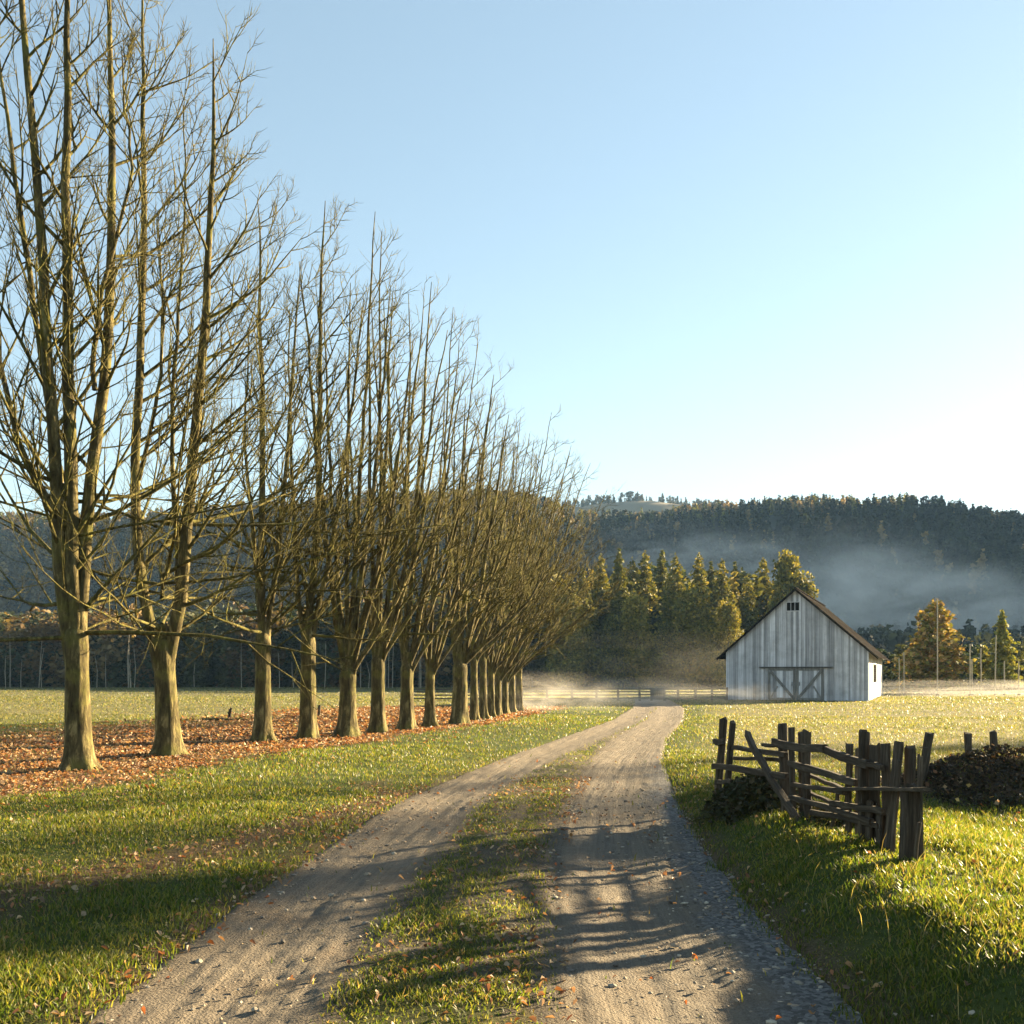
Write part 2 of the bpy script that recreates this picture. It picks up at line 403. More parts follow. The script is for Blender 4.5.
def build_grass():
    rng = np.random.default_rng(5)
    VV, TT, CC, off = [], [], [], 0
    bands = [(3.2, 6, 5200, .95), (6, 9, 3200, .85), (9, 14, 1700, .72), (14, 22, 650, .6), (22, 40, 170, .58), (40, 75, 38, .56), (75, 125, 7, .56)]
    for y0, y1, dens, spr in bands:
        area = spr * (y1*y1 - y0*y0)
        n = int(area * dens)
        x, y = scatter(n, y0, y1, spr, rng)
        if y0 < 6: # a little more around the near ground for a step to the side
            pass
        rm = road_mask(x, y)
        u, ms = midstrip(x, y)
        keep = np.ones(n)
        keep *= 1 - np.clip(rm*1.35, 0, .998)
        keep *= 1 - .80*strip(x, y)
        keep *= 1 - .86*belt(x, y)
        pm = (.5 + .5*sstep(.40, .62, vnoise(x*1.3, y*.9, 61))) * (1 - .6*sstep(.65, 1.0, u))
        keep *= np.where(ms, pm, 1)
        sh = x - redge(y)
        keep *= np.where((sh > -.2) & (sh < .45), np.where(y<16, sstep(-.15, .30, sh + .35*(vnoise(x*3,y*3,62)-.5)), 1), 1)
        keep *= 1 - .75*np.exp(-((sh-5.4)/1.1)**2 - ((y-12.2)/1.1)**2)
        keep *= 1 - .85*sstep(.08, .35, np.exp(-((x-7.1)/1.8)**2 - ((y-14.2)/1.2)**2))
        keep *= .55 + .45*vnoise(x*.9, y*.9, 63)
        k = rng.random(n) < keep
        x, y, u, ms, sh = x[k], y[k], u[k], ms[k], sh[k]; n = len(x)
        st = straw(x, y)
        tall = 1 + .2*sstep(.2, 1.0, sh)*(y < 14) + .5*(vnoise(x*.7, y*.7, 64) - .5) + .9*(vnoise(x*3.3, y*3.3, 67) - .5)
        scale = np.interp(y, [4, 9, 15, 30, 60, 120], [1, 1.15, 1.45, 2.0, 3.0, 4.5])
        h = rng.uniform(.022, .062, n) * tall * np.interp(y, [4, 15, 40, 120], [1, 1.15, 1.3, 2.2]) * np.where(ms, .75, 1)
        w = rng.uniform(.0028, .0052, n) * scale * np.interp(y, [4, 15, 60, 120], [1, 1.3, 2.4, 4])
        z = H(x, y) - .012
        a = rng.uniform(0, 2*math.pi, n)
        lean = rng.uniform(.15, .95, n) * h
        b = rng.uniform(0, 2*math.pi, n)
        side = np.stack([np.cos(a), np.sin(a), 0*a], -1) * w[:,None]
        ln = np.stack([np.cos(b)*lean, np.sin(b)*lean, h], -1)
        base = np.stack([x, y, z], -1)
        g = pick(rng, n, G_GREEN); s = pick(rng, n, G_STRAW)
        patch = vnoise(x*.25, y*.25, 65)
        pst = np.clip(st + .35*(patch-.5) + .10, 0, 1)
        pst = np.where(ms, np.clip(pst + .25, 0, 1), pst)
        c = np.where((rng.random(n) < pst)[:,None], s, g)
        c = np.where((rng.random(n) < .07)[:,None], np.array([[.16,.11,.055]])*rng.uniform(.6,1.3,(n,1)), c)
        c = c * (0.7 + .35*vnoise(x*.45, y*.45, 66) + .4*vnoise(x*3.3+9, y*3.3, 68))[:,None]
        if y0 < 14:
            midp = base + ln*.5*np.array([.55, .55, 1.15])
            v = np.stack([base-side, base+side, midp+side*.8, midp-side*.8, base+ln], 1).reshape(-1, 3)
            i = np.arange(n)*5 + off
            TT += [np.stack([i, i+1, i+2], -1), np.stack([i, i+2, i+3], -1), np.stack([i+3, i+2, i+4], -1)]
            off += 5*n; VV.append(v); CC.append(np.repeat(c, 5, 0))
        else:
            v = np.stack([base-side, base+side, base+ln], 1).reshape(-1, 3)
            i = np.arange(n)*3 + off
            TT.append(np.stack([i, i+1, i+2], -1))
            off += 3*n; VV.append(v); CC.append(np.repeat(c, 3, 0))
    # long dry stalks on the near right bank
    n = 90
    y = rng.uniform(3.6, 9, n); x = redge(y) + rng.uniform(.3, 2.6, n)
    h = rng.uniform(.08, .22, n); b = rng.uniform(0, 6.28, n); lean = h*rng.uniform(.3, 1.1, n)
    base = np.stack([x, y, H(x, y)], -1); ln = np.stack([np.cos(b)*lean, np.sin(b)*lean, h], -1)
    side = np.stack([np.full(n, .0016), 0*x, 0*x], -1)
    midp = base + ln*np.array([.4,.4,.62])
    v = np.stack([base-side, base+side, midp+side, midp-side, base+ln], 1).reshape(-1, 3)
    i = np.arange(n)*5 + off
    TT += [np.stack([i, i+1, i+2], -1), np.stack([i, i+2, i+3], -1), np.stack([i+3, i+2, i+4], -1)]
    VV.append(v); CC.append(np.repeat(pick(rng, n, [(.3,.24,.12),(.22,.16,.08)]), 5, 0))
    C = np.concatenate(CC); C = np.concatenate([C, np.ones((len(C), 1))], 1)
    me = make_mesh('grass', np.concatenate(VV), [np.concatenate(TT)], M_GRASS, False, {'col': ('POINT','FLOAT_COLOR', C)})
    tag(link('grass', me), kind='stuff')

LEAFC = [(.25,.15,.07),(.31,.21,.11),(.18,.095,.045),(.38,.28,.165),(.12,.07,.038),(.42,.32,.18),(.23,.10,.04),(.29,.215,.13),(.16,.11,.065)]
def leaves_at(x, y, size, rng, lift=.012):
    n = len(x)
    z = H(x, y) + lift + rng.uniform(0, .02, n)
    a = rng.uniform(0, 6.283, n); tl = rng.normal(0, .45, (n, 2))
    f = np.stack([np.cos(a), np.sin(a), tl[:,0]], -1)*size[:,None]
    s = np.stack([-np.sin(a), np.cos(a), tl[:,1]], -1)*(size*rng.uniform(.45, .8, n))[:,None]
    up = np.array([0,0,1.0])*(size*rng.uniform(.05, .45, n))[:,None]
    b = np.stack([x, y, z], -1)
    P = [b-f*.5, b-f*.15+s*.42+up, b+f*.22+s*.5+up*.9, b+f*.6+up*.2, b+f*.22-s*.5+up*.9, b-f*.15-s*.42+up]
    v = np.stack(P, 1).reshape(-1, 3)
    i = np.arange(n)*6
    q = np.concatenate([np.stack([i, i+1, i+2, i+3], -1), np.stack([i, i+3, i+4, i+5], -1)])
    return v, q
def build_leaves():
    rng = np.random.default_rng(8)
    xs, ys, ss = [], [], []
    def take(n, y0, y1, prob, s0, s1, spr=.66):
        x, y = scatter(n, y0, y1, spr, rng)
        k = rng.random(n) < prob(x, y)
        x, y = x[k], y[k]
        xs.append(x); ys.append(y); ss.append(rng.uniform(s0, s1, len(x)))
    cl = lambda x, y, f, sd: sstep(.5, .75, vnoise(x*f, y*f, sd))
    take(110000, 10, 20, lambda x, y: belt(x, y)*(.3+.7*cl(x, y, 1.1, 75)), .03, .075, .75)
    take(90000, 20, 32, lambda x, y: belt(x, y)*(.3+.7*cl(x, y, .9, 76)), .045, .10, .6)
    take(60000, 32, 52, lambda x, y: belt(x, y), .08, .14, .5)
    take(26000, 9, 34, lambda x, y: .22*belt(x-1.0, y) + .10*belt(x-2.2, y), .035, .08, .6)
    take(30000, 11, 18, lambda x, y: .5*np.exp(-((x-7.1)/1.9)**2 - ((y-14.2)/1.3)**2), .03, .065)
    take(16000, 3.4, 15, lambda x, y: strip(x, y)*.85, .025, .055)
    take(30000, 3.4, 16, lambda x, y: np.where(midstrip(x, y)[1], .5*(.3+cl(x,y,1.6,71))*(.35+midstrip(x,y)[0]), 0), .02, .052)
    take(12000, 3.4, 20, lambda x, y: (.07 + .30*cl(x, y, .9, 72))*np.where(x < ledge(y), 1, .35), .02, .05)
    take(2600, 3.4, 14, lambda x, y: np.exp(-((x-redge(y)-.12)/.25)**2)*.8, .02, .055)
    take(2500, 4, 12, lambda x, y: (np.abs(x-rrut(y)) < .4)*cl(x, y, 1.3, 73)*.9, .018, .045)
    x, y, s = np.concatenate(xs), np.concatenate(ys), np.concatenate(ss)
    v, q = leaves_at(x, y, s, rng)
    C = np.repeat(pick(rng, len(x), LEAFC, .3), 6, 0); C = np.concatenate([C, np.ones((len(C),1))], 1)
    me = make_mesh('fallen_leaves', v, [q], M_LEAF, False, {'col': ('POINT','FLOAT_COLOR', C)})
    tag(link('fallen_leaves', me), kind='stuff')

def build_stones():
    rng = np.random.default_rng(9)
    n = 42000
    x, y = scatter(n, 3.4, 15, .6, rng)
    near = 1.3*np.exp(-((x-redge(y)+.08)/.28)**2) + .35*np.exp(-((x-(rrut(y)-HW_R-.05))/.2)**2) + .25*np.exp(-((x-ledge(y))/.2)**2) + .10*road_mask(x, y)
    k = rng.random(n) < near; x, y = x[k], y[k]; n = len(x)
    s = np.minimum(rng.gamma(1.5, .0042, n) + .003, .022)
    ico = np.array([(0,0,1),(.89,0,.45),(.28,.85,.45),(-.72,.53,.45),(-.72,-.53,.45),(.28,-.85,.45),(.72,.53,-.45),(-.28,.85,-.45),(-.89,0,-.45),(-.28,-.85,-.45),(.72,-.53,-.45),(0,0,-1)])
    fc = np.array([(0,1,2),(0,2,3),(0,3,4),(0,4,5),(0,5,1),(1,6,2),(2,7,3),(3,8,4),(4,9,5),(5,10,1),(6,7,2),(7,8,3),(8,9,4),(9,10,5),(10,6,1),(11,7,6),(11,8,7),(11,9,8),(11,10,9),(11,6,10)])
    v = ico[None]*(1 + rng.normal(0, .18, (n, 12, 1)))*s[:,None,None]*np.stack([rng.uniform(.8,1.5,n), rng.uniform(.8,1.4,n), rng.uniform(.45,.8,n)], -1)[:,None,:]
    v = v + np.stack([x, y, H(x, y) + .1*s - .01], -1)[:,None,:]
    t = (fc[None] + (np.arange(n)*12)[:,None,None]).reshape(-1, 3)
    C = np.repeat(pick(rng, n, [(.20,.17,.13),(.30,.26,.20),(.13,.11,.09),(.26,.20,.14)], .3), 12, 0); C = np.concatenate([C, np.ones((len(C),1))], 1)
    me = make_mesh('stones', v.reshape(-1,3), [t], M_STONE, False, {'col': ('POINT','FLOAT_COLOR', C)})
    tag(link('stones', me), kind='stuff')

# ------------------------------------------------------------------ branching trees
def tubes(P, R, k):
    """P (m,n,3), R (m,n) -> verts, quads of m tubes with k sides"""
    m, n, _ = P.shape
    T = np.empty_like(P); T[:,1:-1] = P[:,2:] - P[:,:-2]; T[:,0] = P[:,1]-P[:,0]; T[:,-1] = P[:,-1]-P[:,-2]
    T = nrm(T)
    mean = nrm(P[:,-1]-P[:,0])
    ref = np.where(np.abs(mean[:,2:3]) < .7, np.array([[0,0,1.0]]), np.array([[0,1.0,0]]))[:,None,:]
    A = nrm(np.cross(np.broadcast_to(ref, T.shape), T)); B = np.cross(T, A)
    th = np.arange(k)*2*math.pi/k
    V = P[:,:,None,:] + R[:,:,None,None]*(A[:,:,None,:]*np.cos(th)[None,None,:,None] + B[:,:,None,:]*np.sin(th)[None,None,:,None])
    idx = np.arange(m*n*k).reshape(m, n, k)
    a, b = idx[:,:-1], idx[:,1:]
    Q = np.stack([a, np.roll(a, -1, 2), np.roll(b, -1, 2), b], -1).reshape(-1, 4)
    return V.reshape(-1, 3), Q

def grow(S, D, L, R0, R1, n, up, wob, rng, bias=None):
    m = len(S); P = [S]; d = nrm(D)
    for i in range(n-1):
        d = d + up*np.array([0,0,1.0]) + rng.normal(0, wob, (m,3))
        if bias is not None: d = d + bias
        d = nrm(d); P.append(P[-1] + d*(L/(n-1))[:,None])
    t = np.linspace(0, 1, n)[None,:]
    return np.stack(P, 1), R0[:,None]*(1-t)**.9 + R1*np.ones((m,1))*(t*0+1)

def spawn(P, R, c, t0, t1, ang, angv, rng, bias=(0,0,0), tpow=1.0):
    """c children on each branch of P: start, direction, parameter, local radius"""
    m, n, _ = P.shape
    t = ((np.arange(c)[None,:] + rng.random((m,c)))/c)**tpow*(t1-t0)+t0
    f = t*(n-1); i = np.minimum(f.astype(int), n-2); fr = (f-i)[...,None]
    mi = np.arange(m)[:,None]
    S = P[mi,i]*(1-fr) + P[mi,i+1]*fr
    T = nrm(P[mi,i+1]-P[mi,i])
    r = R[mi,i]*(1-fr[...,0]) + R[mi,i+1]*fr[...,0]
    w = rng.normal(0, 1, (m,c,3)) + np.array(bias)
    w = nrm(w - T*np.sum(w*T, -1, keepdims=True))
    a = np.radians(rng.normal(ang, angv, (m,c)))[...,None]
    D = T*np.cos(a) + w*np.sin(a)
    return S.reshape(-1,3), D.reshape(-1,3), t.ravel(), r.ravel(), np.repeat(np.arange(m), c)

def resample(pts, n):
    pts = np.asarray(pts, float); 
    s = np.concatenate([[0], np.cumsum(np.linalg.norm(np.diff(pts, axis=0), axis=1))]); q = np.linspace(0, s[-1], n)
    return np.stack([np.interp(q, s, pts[:,i]) for i in range(3)], -1)

def make_tree(name, base, label, cat, group, leaders, fork, rad, seed, lat=16, latlen=3.6, latang=52, low=8, lowlen=3.6, right=.6, flare=1.5, dense=.88, t0=.06, up=.10, leafy=0):
    """leaders: list of (polyline in local metres, base radius)"""
    rng = np.random.default_rng(seed); rad = rad*.83; flare = 1 + (flare-1)*rng.uniform(.55, 1.0)
    root = empty(name, tuple(base), label, cat, group)
    # trunk with flared buttressed foot
    k = 44; zs = np.concatenate([[-.25, 0, .05, .1, .16, .23, .31], np.arange(.4, fork+.36, .085)])
    top = np.array(leaders[0][0][0]); lean = np.array([np.mean([l[0][0][0] for l in leaders]), 0])
    th = np.arange(k)*2*math.pi/k
    V = []
    ph = rng.uniform(0, 6.28, 3)
    for z in zs:
        t = max(z, 0)/fork
        r = rad*(1 - .24*min(t,1)) + rad*(flare-1)*math.exp(-max(z,0)/.19)
        if z > fork*.75: r *= 1 + .10*math.sin(math.pi*min((z-fork*.75)/(fork*.3),1))
        if z > fork: r *= .72
        lob = 1 + (.10*np.cos(3*th+ph[0]) + .08*np.cos(5*th+ph[1]))*(1.7*math.exp(-max(z,0)/.22)+.22) + rng.normal(0, .004, k)
        lob = lob + .055*(vnoise(th*5.2+ph[0]*9, np.full(k, z*1.1+ph[1]*7), 91)-.5) + .05*(vnoise(th*9.5+ph[2]*9, np.full(k, z*2.6), 92)-.5)
        cx = lean[0]*max(t,0)**1.6
        V.append(np.stack([cx + r*lob*np.cos(th), r*lob*np.sin(th), np.full(k, z)], -1))
    n = len(zs); idx = np.arange(n*k).reshape(n, k)
    Q = np.stack([idx[:-1], np.roll(idx[:-1],-1,1), np.roll(idx[1:],-1,1), idx[1:]], -1).reshape(-1,4)
    mb = MB(); mb.add(np.concatenate(V), [Q])
    NL = 18
    def rooted(pts):
        p0 = np.array(pts[0], float)
        if p0[2] > fork + .6: return pts
        q = np.array([lean[0]*.9 + np.clip(p0[0]-lean[0], -rad*.3, rad*.3), 0, fork-.55])
        return [tuple(q), (q[0]*.4+p0[0]*.6, 0, fork-.05)] + [p for p in pts if p[2] > fork+.25]
    P = np.stack([resample(rooted(l[0]), NL) for l in leaders])
    w = rng.normal(0, .034, P.shape); w[:,0] = 0; P = P + np.cumsum(w, 1)*.6
    R0 = np.array([l[1] for l in leaders])*.74; t = np.linspace(0,1,NL)[None]
    R = R0[:,None]*(1-t)**.75 + .008
    v, q = tubes(P, R, 9); mb.add(v, [q])
    mb.build('trunk', M_BARK, root, True)
    # branches
    br = MB()
    LL = np.linalg.norm(np.diff(P, axis=1), axis=2).sum(1)
    S, D, tt, r, pi = spawn(P, R, lat, t0, .97, latang, 9, rng, (right*1.4, -.1, .0))
    L = latlen*(1.05-.78*tt)*rng.uniform(.6, 1.15, len(tt))*np.clip(LL[pi]/9, .45, 1)
    P1, R1 = grow(S, D, L, np.minimum(r*.5, .036)*(.5+.5*L/latlen)+.003, .0035, 8, up, .055, rng, np.array([right*.02,0,0]))
    # low wide limbs off the trunk head
    if low:
        a = rng.uniform(0, 2*math.pi, low); zz = rng.uniform(fork*.9, fork*2.1, low)
        S2 = np.stack([lean[0]*np.ones(low), 0*a, zz], -1)
        D2 = np.stack([np.cos(a)+.15*right, np.sin(a)*.8, rng.uniform(-.08, .38, low)], -1)
        L2 = lowlen*rng.uniform(.7, 1.25, low)
        P2, R2 = grow(S2, D2, L2, np.full(low, .032)*rng.uniform(.6,1.3,low), .004, 8, .012, .075, rng)
        P1 = np.concatenate([P1, P2]); R1 = np.concatenate([R1, R2]); L = np.concatenate([L, L2])
    v, q = tubes(P1, R1, 5); br.add(v, [q])
    c = max(3, int(7*dense))
    S, D, tt, r, pi = spawn(P1, R1, c, .14, 1.0, 40, 10, rng, (0, 0, .5))
    Ls = (.3+.36*L[pi])*(1.1-.7*tt)*rng.uniform(.6, 1.3, len(tt))
    P3, R3 = grow(S, D, Ls, np.minimum(r*.6,.014)+.003, .0028, 5, .07, .09, rng)
    v, q = tubes(P3, R3, 3); br.add(v, [q])
    S, D, tt, r, pi = spawn(P3, R3, max(3, int(6*dense)), .2, 1.0, 38, 12, rng, (0,0,.4))
    Lt = (.12+.42*Ls[pi])*rng.uniform(.5, 1.2, len(tt))
    P4, R4 = grow(S, D, Lt, np.full(len(Lt), .0034), .0018, 3, .09, .1, rng)
    v, q = tubes(P4, R4, 3); br.add(v, [q])
    br.build('crown', M_TWIG, root, True)
    return root

AVENUE = 'bare avenue trees along the drive'
def px_leader(pts, d, bx, bz, rng, yspread=.5):
    y1 = rng.uniform(-yspread, yspread)*1.6
    n = len(pts)
    return [((px-512)/F*d - bx, y1*i/(n-1), CAMH + (HOR-py)/F*d - bz) for i, (px, py) in enumerate(pts)]

def build_avenue():
    rng = np.random.default_rng(3); made = []
    spec = [
     (78, 770, 'large bare tree with thick trunk and several upright stems, nearest to the camera', [
        ([(70,640),(66,600),(64,500),(62,400),(58,300),(55,200),(50,100),(43,0),(36,-100),(30,-170)], .15),
        ([(76,640),(72,590),(69,480),(68,380),(66,300),(65,200),(70,100),(72,0),(74,-130)], .16),
        ([(82,640),(84,600),(88,520),(93,430),(98,330),(101,250),(102,150),(98,50),(95,-60),(100,-140)], .15),
        ([(70,590),(52,500),(24,450),(2,360),(-10,250),(-16,140)], .075),
        ([(62,500),(52,410),(40,320),(29,220),(14,130),(6,40),(0,-30)], .07),
        ([(95,390),(104,300),(122,220),(136,170),(130,90),(126,40)], .05)], .265, 2.3, dict(lat=19, latlen=3.2, right=.25, low=14, lowlen=4.4, flare=1.75, latang=48)),
     (168, 756, 'bare tree with short stout trunk forking low into two wide stems', [
        ([(158,655),(146,620),(138,570),(137,500),(139,430),(142,360),(145,300),(148,200),(150,110),(150,20),(153,-40)], .14),
        ([(174,655),(182,600),(188,520),(196,440),(203,370),(207,310),(213,220),(217,130),(216,55)], .17),
        ([(178,600),(176,500),(174,400),(178,300),(186,230),(190,160),(186,95)], .06),
        ([(139,480),(155,430),(168,380),(172,300),(170,220)], .05)], .285, 2.2, dict(lat=22, latlen=3.9, right=.8, low=14, lowlen=4.6, flare=1.7, latang=54)),
     (263, 742, 'slender straight bare tree standing alone between the forked tree and a tighter group', [
        ([(263,645),(264,560),(266,480),(268,400),(265,330),(268,250),(265,205)], .12),
        ([(266,645),(276,560),(284,480),(290,400),(296,320),(300,260)], .09),
        ([(260,645),(254,560),(250,480),(246,400),(248,330)], .07)], .245, 2.5, dict(lat=20, latlen=3.5, right=.6, low=12, lowlen=4.0, flare=1.6, latang=50)),
     (308, 739, 'bare tree with leaning trunk foot and a very tall thin leader', [
        ([(308,645),(313,560),(317,480),(319,400),(320,300),(325,195)], .13),
        ([(312,645),(330,550),(343,450),(352,360),(360,290)], .09),
        ([(305,645),(298,560),(292,470),(288,380),(290,300)], .07)], .25, 2.5, dict(lat=20, latlen=3.3, right=.6, low=10, lowlen=3.8, flare=1.6, latang=46)),
    ]
    for px, py, label, lead, rad, fork, kw in spec:
        b = on_ground(px, py)
        L = [(px_leader(pts, b[1], b[0], b[2], rng), r) for pts, r in lead]
        made.append(make_tree('bare_tree', b, label, 'tree', AVENUE, L, fork, rad, int(px), **kw))
    rest = [  # px, py of foot, px/py of crown top, rad, label
     (348, 737, 372, 215, .29, 'stout dark bare tree with pale lit right flank, first of the crowded bare trees'),
     (378, 733, 408, 228, .25, 'bare tree just right of the stout one, its crown among the tallest'),
     (407, 730, 436, 255, .25, 'bare tree with widely splayed trunk foot in the middle of the crowded group'),
     (430, 728, 458, 315, .19, 'thin twin stemmed bare tree right of the splayed one'),
     (460, 725, 488, 372, .32, 'bare tree with the thickest dark trunk in the far half of the avenue'),
     (474, 722, 498, 392, .17, 'slim bare tree touching the thickest far trunk'),
     (483, 720, 510, 400, .17, 'second slim bare tree past the thickest far trunk'),
     (491, 718, 524, 408, .17, 'third slim bare tree past the thickest far trunk'),
     (498, 716.5, 536, 415, .17, 'fourth slim bare tree past the thickest far trunk'),
     (505, 715, 548, 425, .17, 'third from last bare tree of the avenue'),
     (512, 713.5, 560, 432, .18, 'next to last bare tree of the avenue, in warm ground mist'),
     (519, 712, 574, 442, .19, 'last and farthest bare tree of the avenue, crown spreading towards the fence'),
    ]
    for j, (px, py, tx, ty, rad, label) in enumerate(rest):
        b = on_ground(px, py); d = b[1]
        htop = CAMH + (HOR-ty)/F*d - b[2]; dx = (tx-px)/F*d
        fork = 1.9 + rng.uniform(-.55, .45)
        L = []
        nl = 8
        for i in range(nl):
            u = i/(nl-1)                               # leftmost leader to rightmost
            rx = -1.2 + u*(3.0 + .16*j) + rng.uniform(-.3, .3)   # where it ends sideways
            hh = htop*rng.uniform(.94,1.05)*(1 - (.40 if u < .4 else .85)*abs(u-.4)**1.3 - rng.uniform(0, .10))
            yy = rng.uniform(-1.5, 1.5)
            x0 = (u-.5)*rad*.9
            ex = dx*.55 + rx
            pts = [(x0, 0, fork-.15)]
            for s in (.12, .28, .45, .65, .85, 1):
                bow = math.sin(math.pi*min(s*1.1,1))*.45*(u-.3)
                pts.append((x0 + ex*s**1.05 + bow, yy*s, fork + (hh-fork)*s))
            L.append((pts, rad*(.24 + .12*(1-abs(u-.4)))*rng.uniform(.75,1.15)))
        made.append(make_tree('bare_tree', b, label, 'tree', AVENUE, L, fork, rad, 100+j, lat=10, latlen=2.8, latang=38, low=2 if j < 5 else 0, lowlen=2.0, right=.9, dense=.5, t0=.24, up=.05, flare=rng.uniform(1.5, 2.0)))
    build_shade_trees(made)

def copy_thing(src, loc, rz, sc, label, cat, group):
    r = src.copy(); COL.objects.link(r); r.location = loc; r.rotation_euler = (0,0,rz); r.scale = (sc,)*3
    tag(r, label, cat, group)
    for ch in src.children:
        c = ch.copy(); COL.objects.link(c); c.parent = r
    return r
def build_shade_trees(src):
    # bare trees that stand right of the picture and throw the long shadows over the drive
    spots = [(21, 24, .8, 1.0, 1), (26, 33, 2.1, 1.05, 2), (35, 36, 1.0, 1.0, 0)]
    labs = ['nearest bare tree outside the right edge of the picture', 'second bare tree outside the right edge of the picture', 'third bare tree outside the right edge of the picture']
    for (x, y, rz, sc, k), lab in zip(spots, labs):
        copy_thing(src[k], (x, y, float(H(x, y))), rz, sc, lab, 'tree', 'bare trees right of the picture')

# ------------------------------------------------------------------ foliage trees and woods
def foliage_tris(rng, cen, size, flat=.5):
    """ragged leaf-clump faces round given centres"""
    n = len(cen)
    a = nrm(rng.normal(0, 1, (n,3))*np.array([1,1,flat])); b = nrm(np.cross(a, rng.normal(0,1,(n,3))))
    s = size[:,None]
    v = np.stack([cen-a*s*.6-b*s*.35, cen+a*s*.1-b*s*.55, cen+a*s*.75+b*s*.05, cen-a*s*.05+b*s*.6], 1).reshape(-1,3)
    i = np.arange(n)*4
    return v, np.stack([i, i+1, i+2, i+3], -1)

def conifer_points(rng, n, h, rbase, pointy=1.0, layers=14, gap=.5, skirt=.05):
    """clumps on drooping whorls"""
    z = skirt + (1-skirt)*(1-np.sqrt(rng.random(n)))
    lay = np.floor(z*layers); f = z*layers-lay
    prof = (1-z)**pointy*(1 - gap*(f))
    prof = prof*(0.75+.5*rng.random(40)[(lay.astype(int)*7) % 40])
    a = rng.uniform(0, 6.283, n)
    lob = 1 + .22*np.sin(a*3+lay*2.1) + .15*np.sin(a*7+lay)
    r = rbase*prof*lob*np.sqrt(rng.uniform(.12, 1, n))
    return np.stack([r*np.cos(a), r*np.sin(a), z*h - .06*r], -1)

def broad_points(rng, n, h, rbase, low=.12, lobes=16):
    c = []
    for i in range(lobes):
        z = low + (1-low)*rng.random()**.9
        rr = rbase*math.sin(math.pi*min(.15+.75*(z-low)/(1-low)*.95+.1, .98))*.85
        a = rng.uniform(0, 6.28); q = rr*math.sqrt(rng.random())
        c.append((q*math.cos(a), q*math.sin(a), z*h*.93, rbase*rng.uniform(.28,.5)))
    c = np.array(c); k = rng.integers(0, lobes, n)
    p = nrm(rng.normal(0,1,(n,3)))*(rng.uniform(.3,1,n)**.5)[:,None]
    return c[k,:3] + p*c[k,3:4]*np.array([1,1,1.05])

def col4(c): return np.concatenate([c, np.ones((len(c),1))], 1)

def foliage_mesh(name, pts, size, pal, rng):
    v, q = foliage_tris(rng, pts, size)
    c = np.repeat(pick(rng, len(pts), pal, .3), 4, 0)
    return make_mesh(name, v, [q], M_NEEDLE, False, {'col': ('POINT','FLOAT_COLOR', col4(c))})

P_GOLD = [(.20,.175,.032),(.26,.215,.04),(.155,.145,.028),(.105,.11,.024),(.32,.25,.055)]
P_OLIVE = [(.10,.105,.022),(.14,.135,.028),(.075,.082,.02),(.18,.16,.036)]
P_DARK = [(.030,.040,.014),(.042,.050,.018),(.024,.034,.014),(.055,.058,.02)]
P_BROWN = [(.30,.18,.06),(.37,.24,.08),(.22,.135,.048),(.42,.29,.11)]
P_SPRUCE = [(.19,.20,.045),(.25,.235,.05),(.14,.16,.036),(.32,.28,.065)]

def trunk_mesh(h, r, rng, k=8):
    n = 7; z = np.linspace(-.3, h, n)
    P = np.stack([np.cumsum(rng.normal(0, .03, n)), np.cumsum(rng.normal(0, .03, n)), z], -1)[None]
    R = (r*(1-np.linspace(0,1,n)*.9))[None]; R[0,0] *= 1.3
    v, q = tubes(P, R, k)
    return make_mesh('trunk', v, [q], M_BARK, True, {'tint': ('POINT','FLOAT', np.full(len(v), .5))})

def place_tree(name, loc, rz, sc, crown, trunk, label, cat, group):
    r = empty(name, loc, label, cat, group, rz); r.scale = sc
    link('trunk', trunk, r); link('crown', crown, r)
    return r

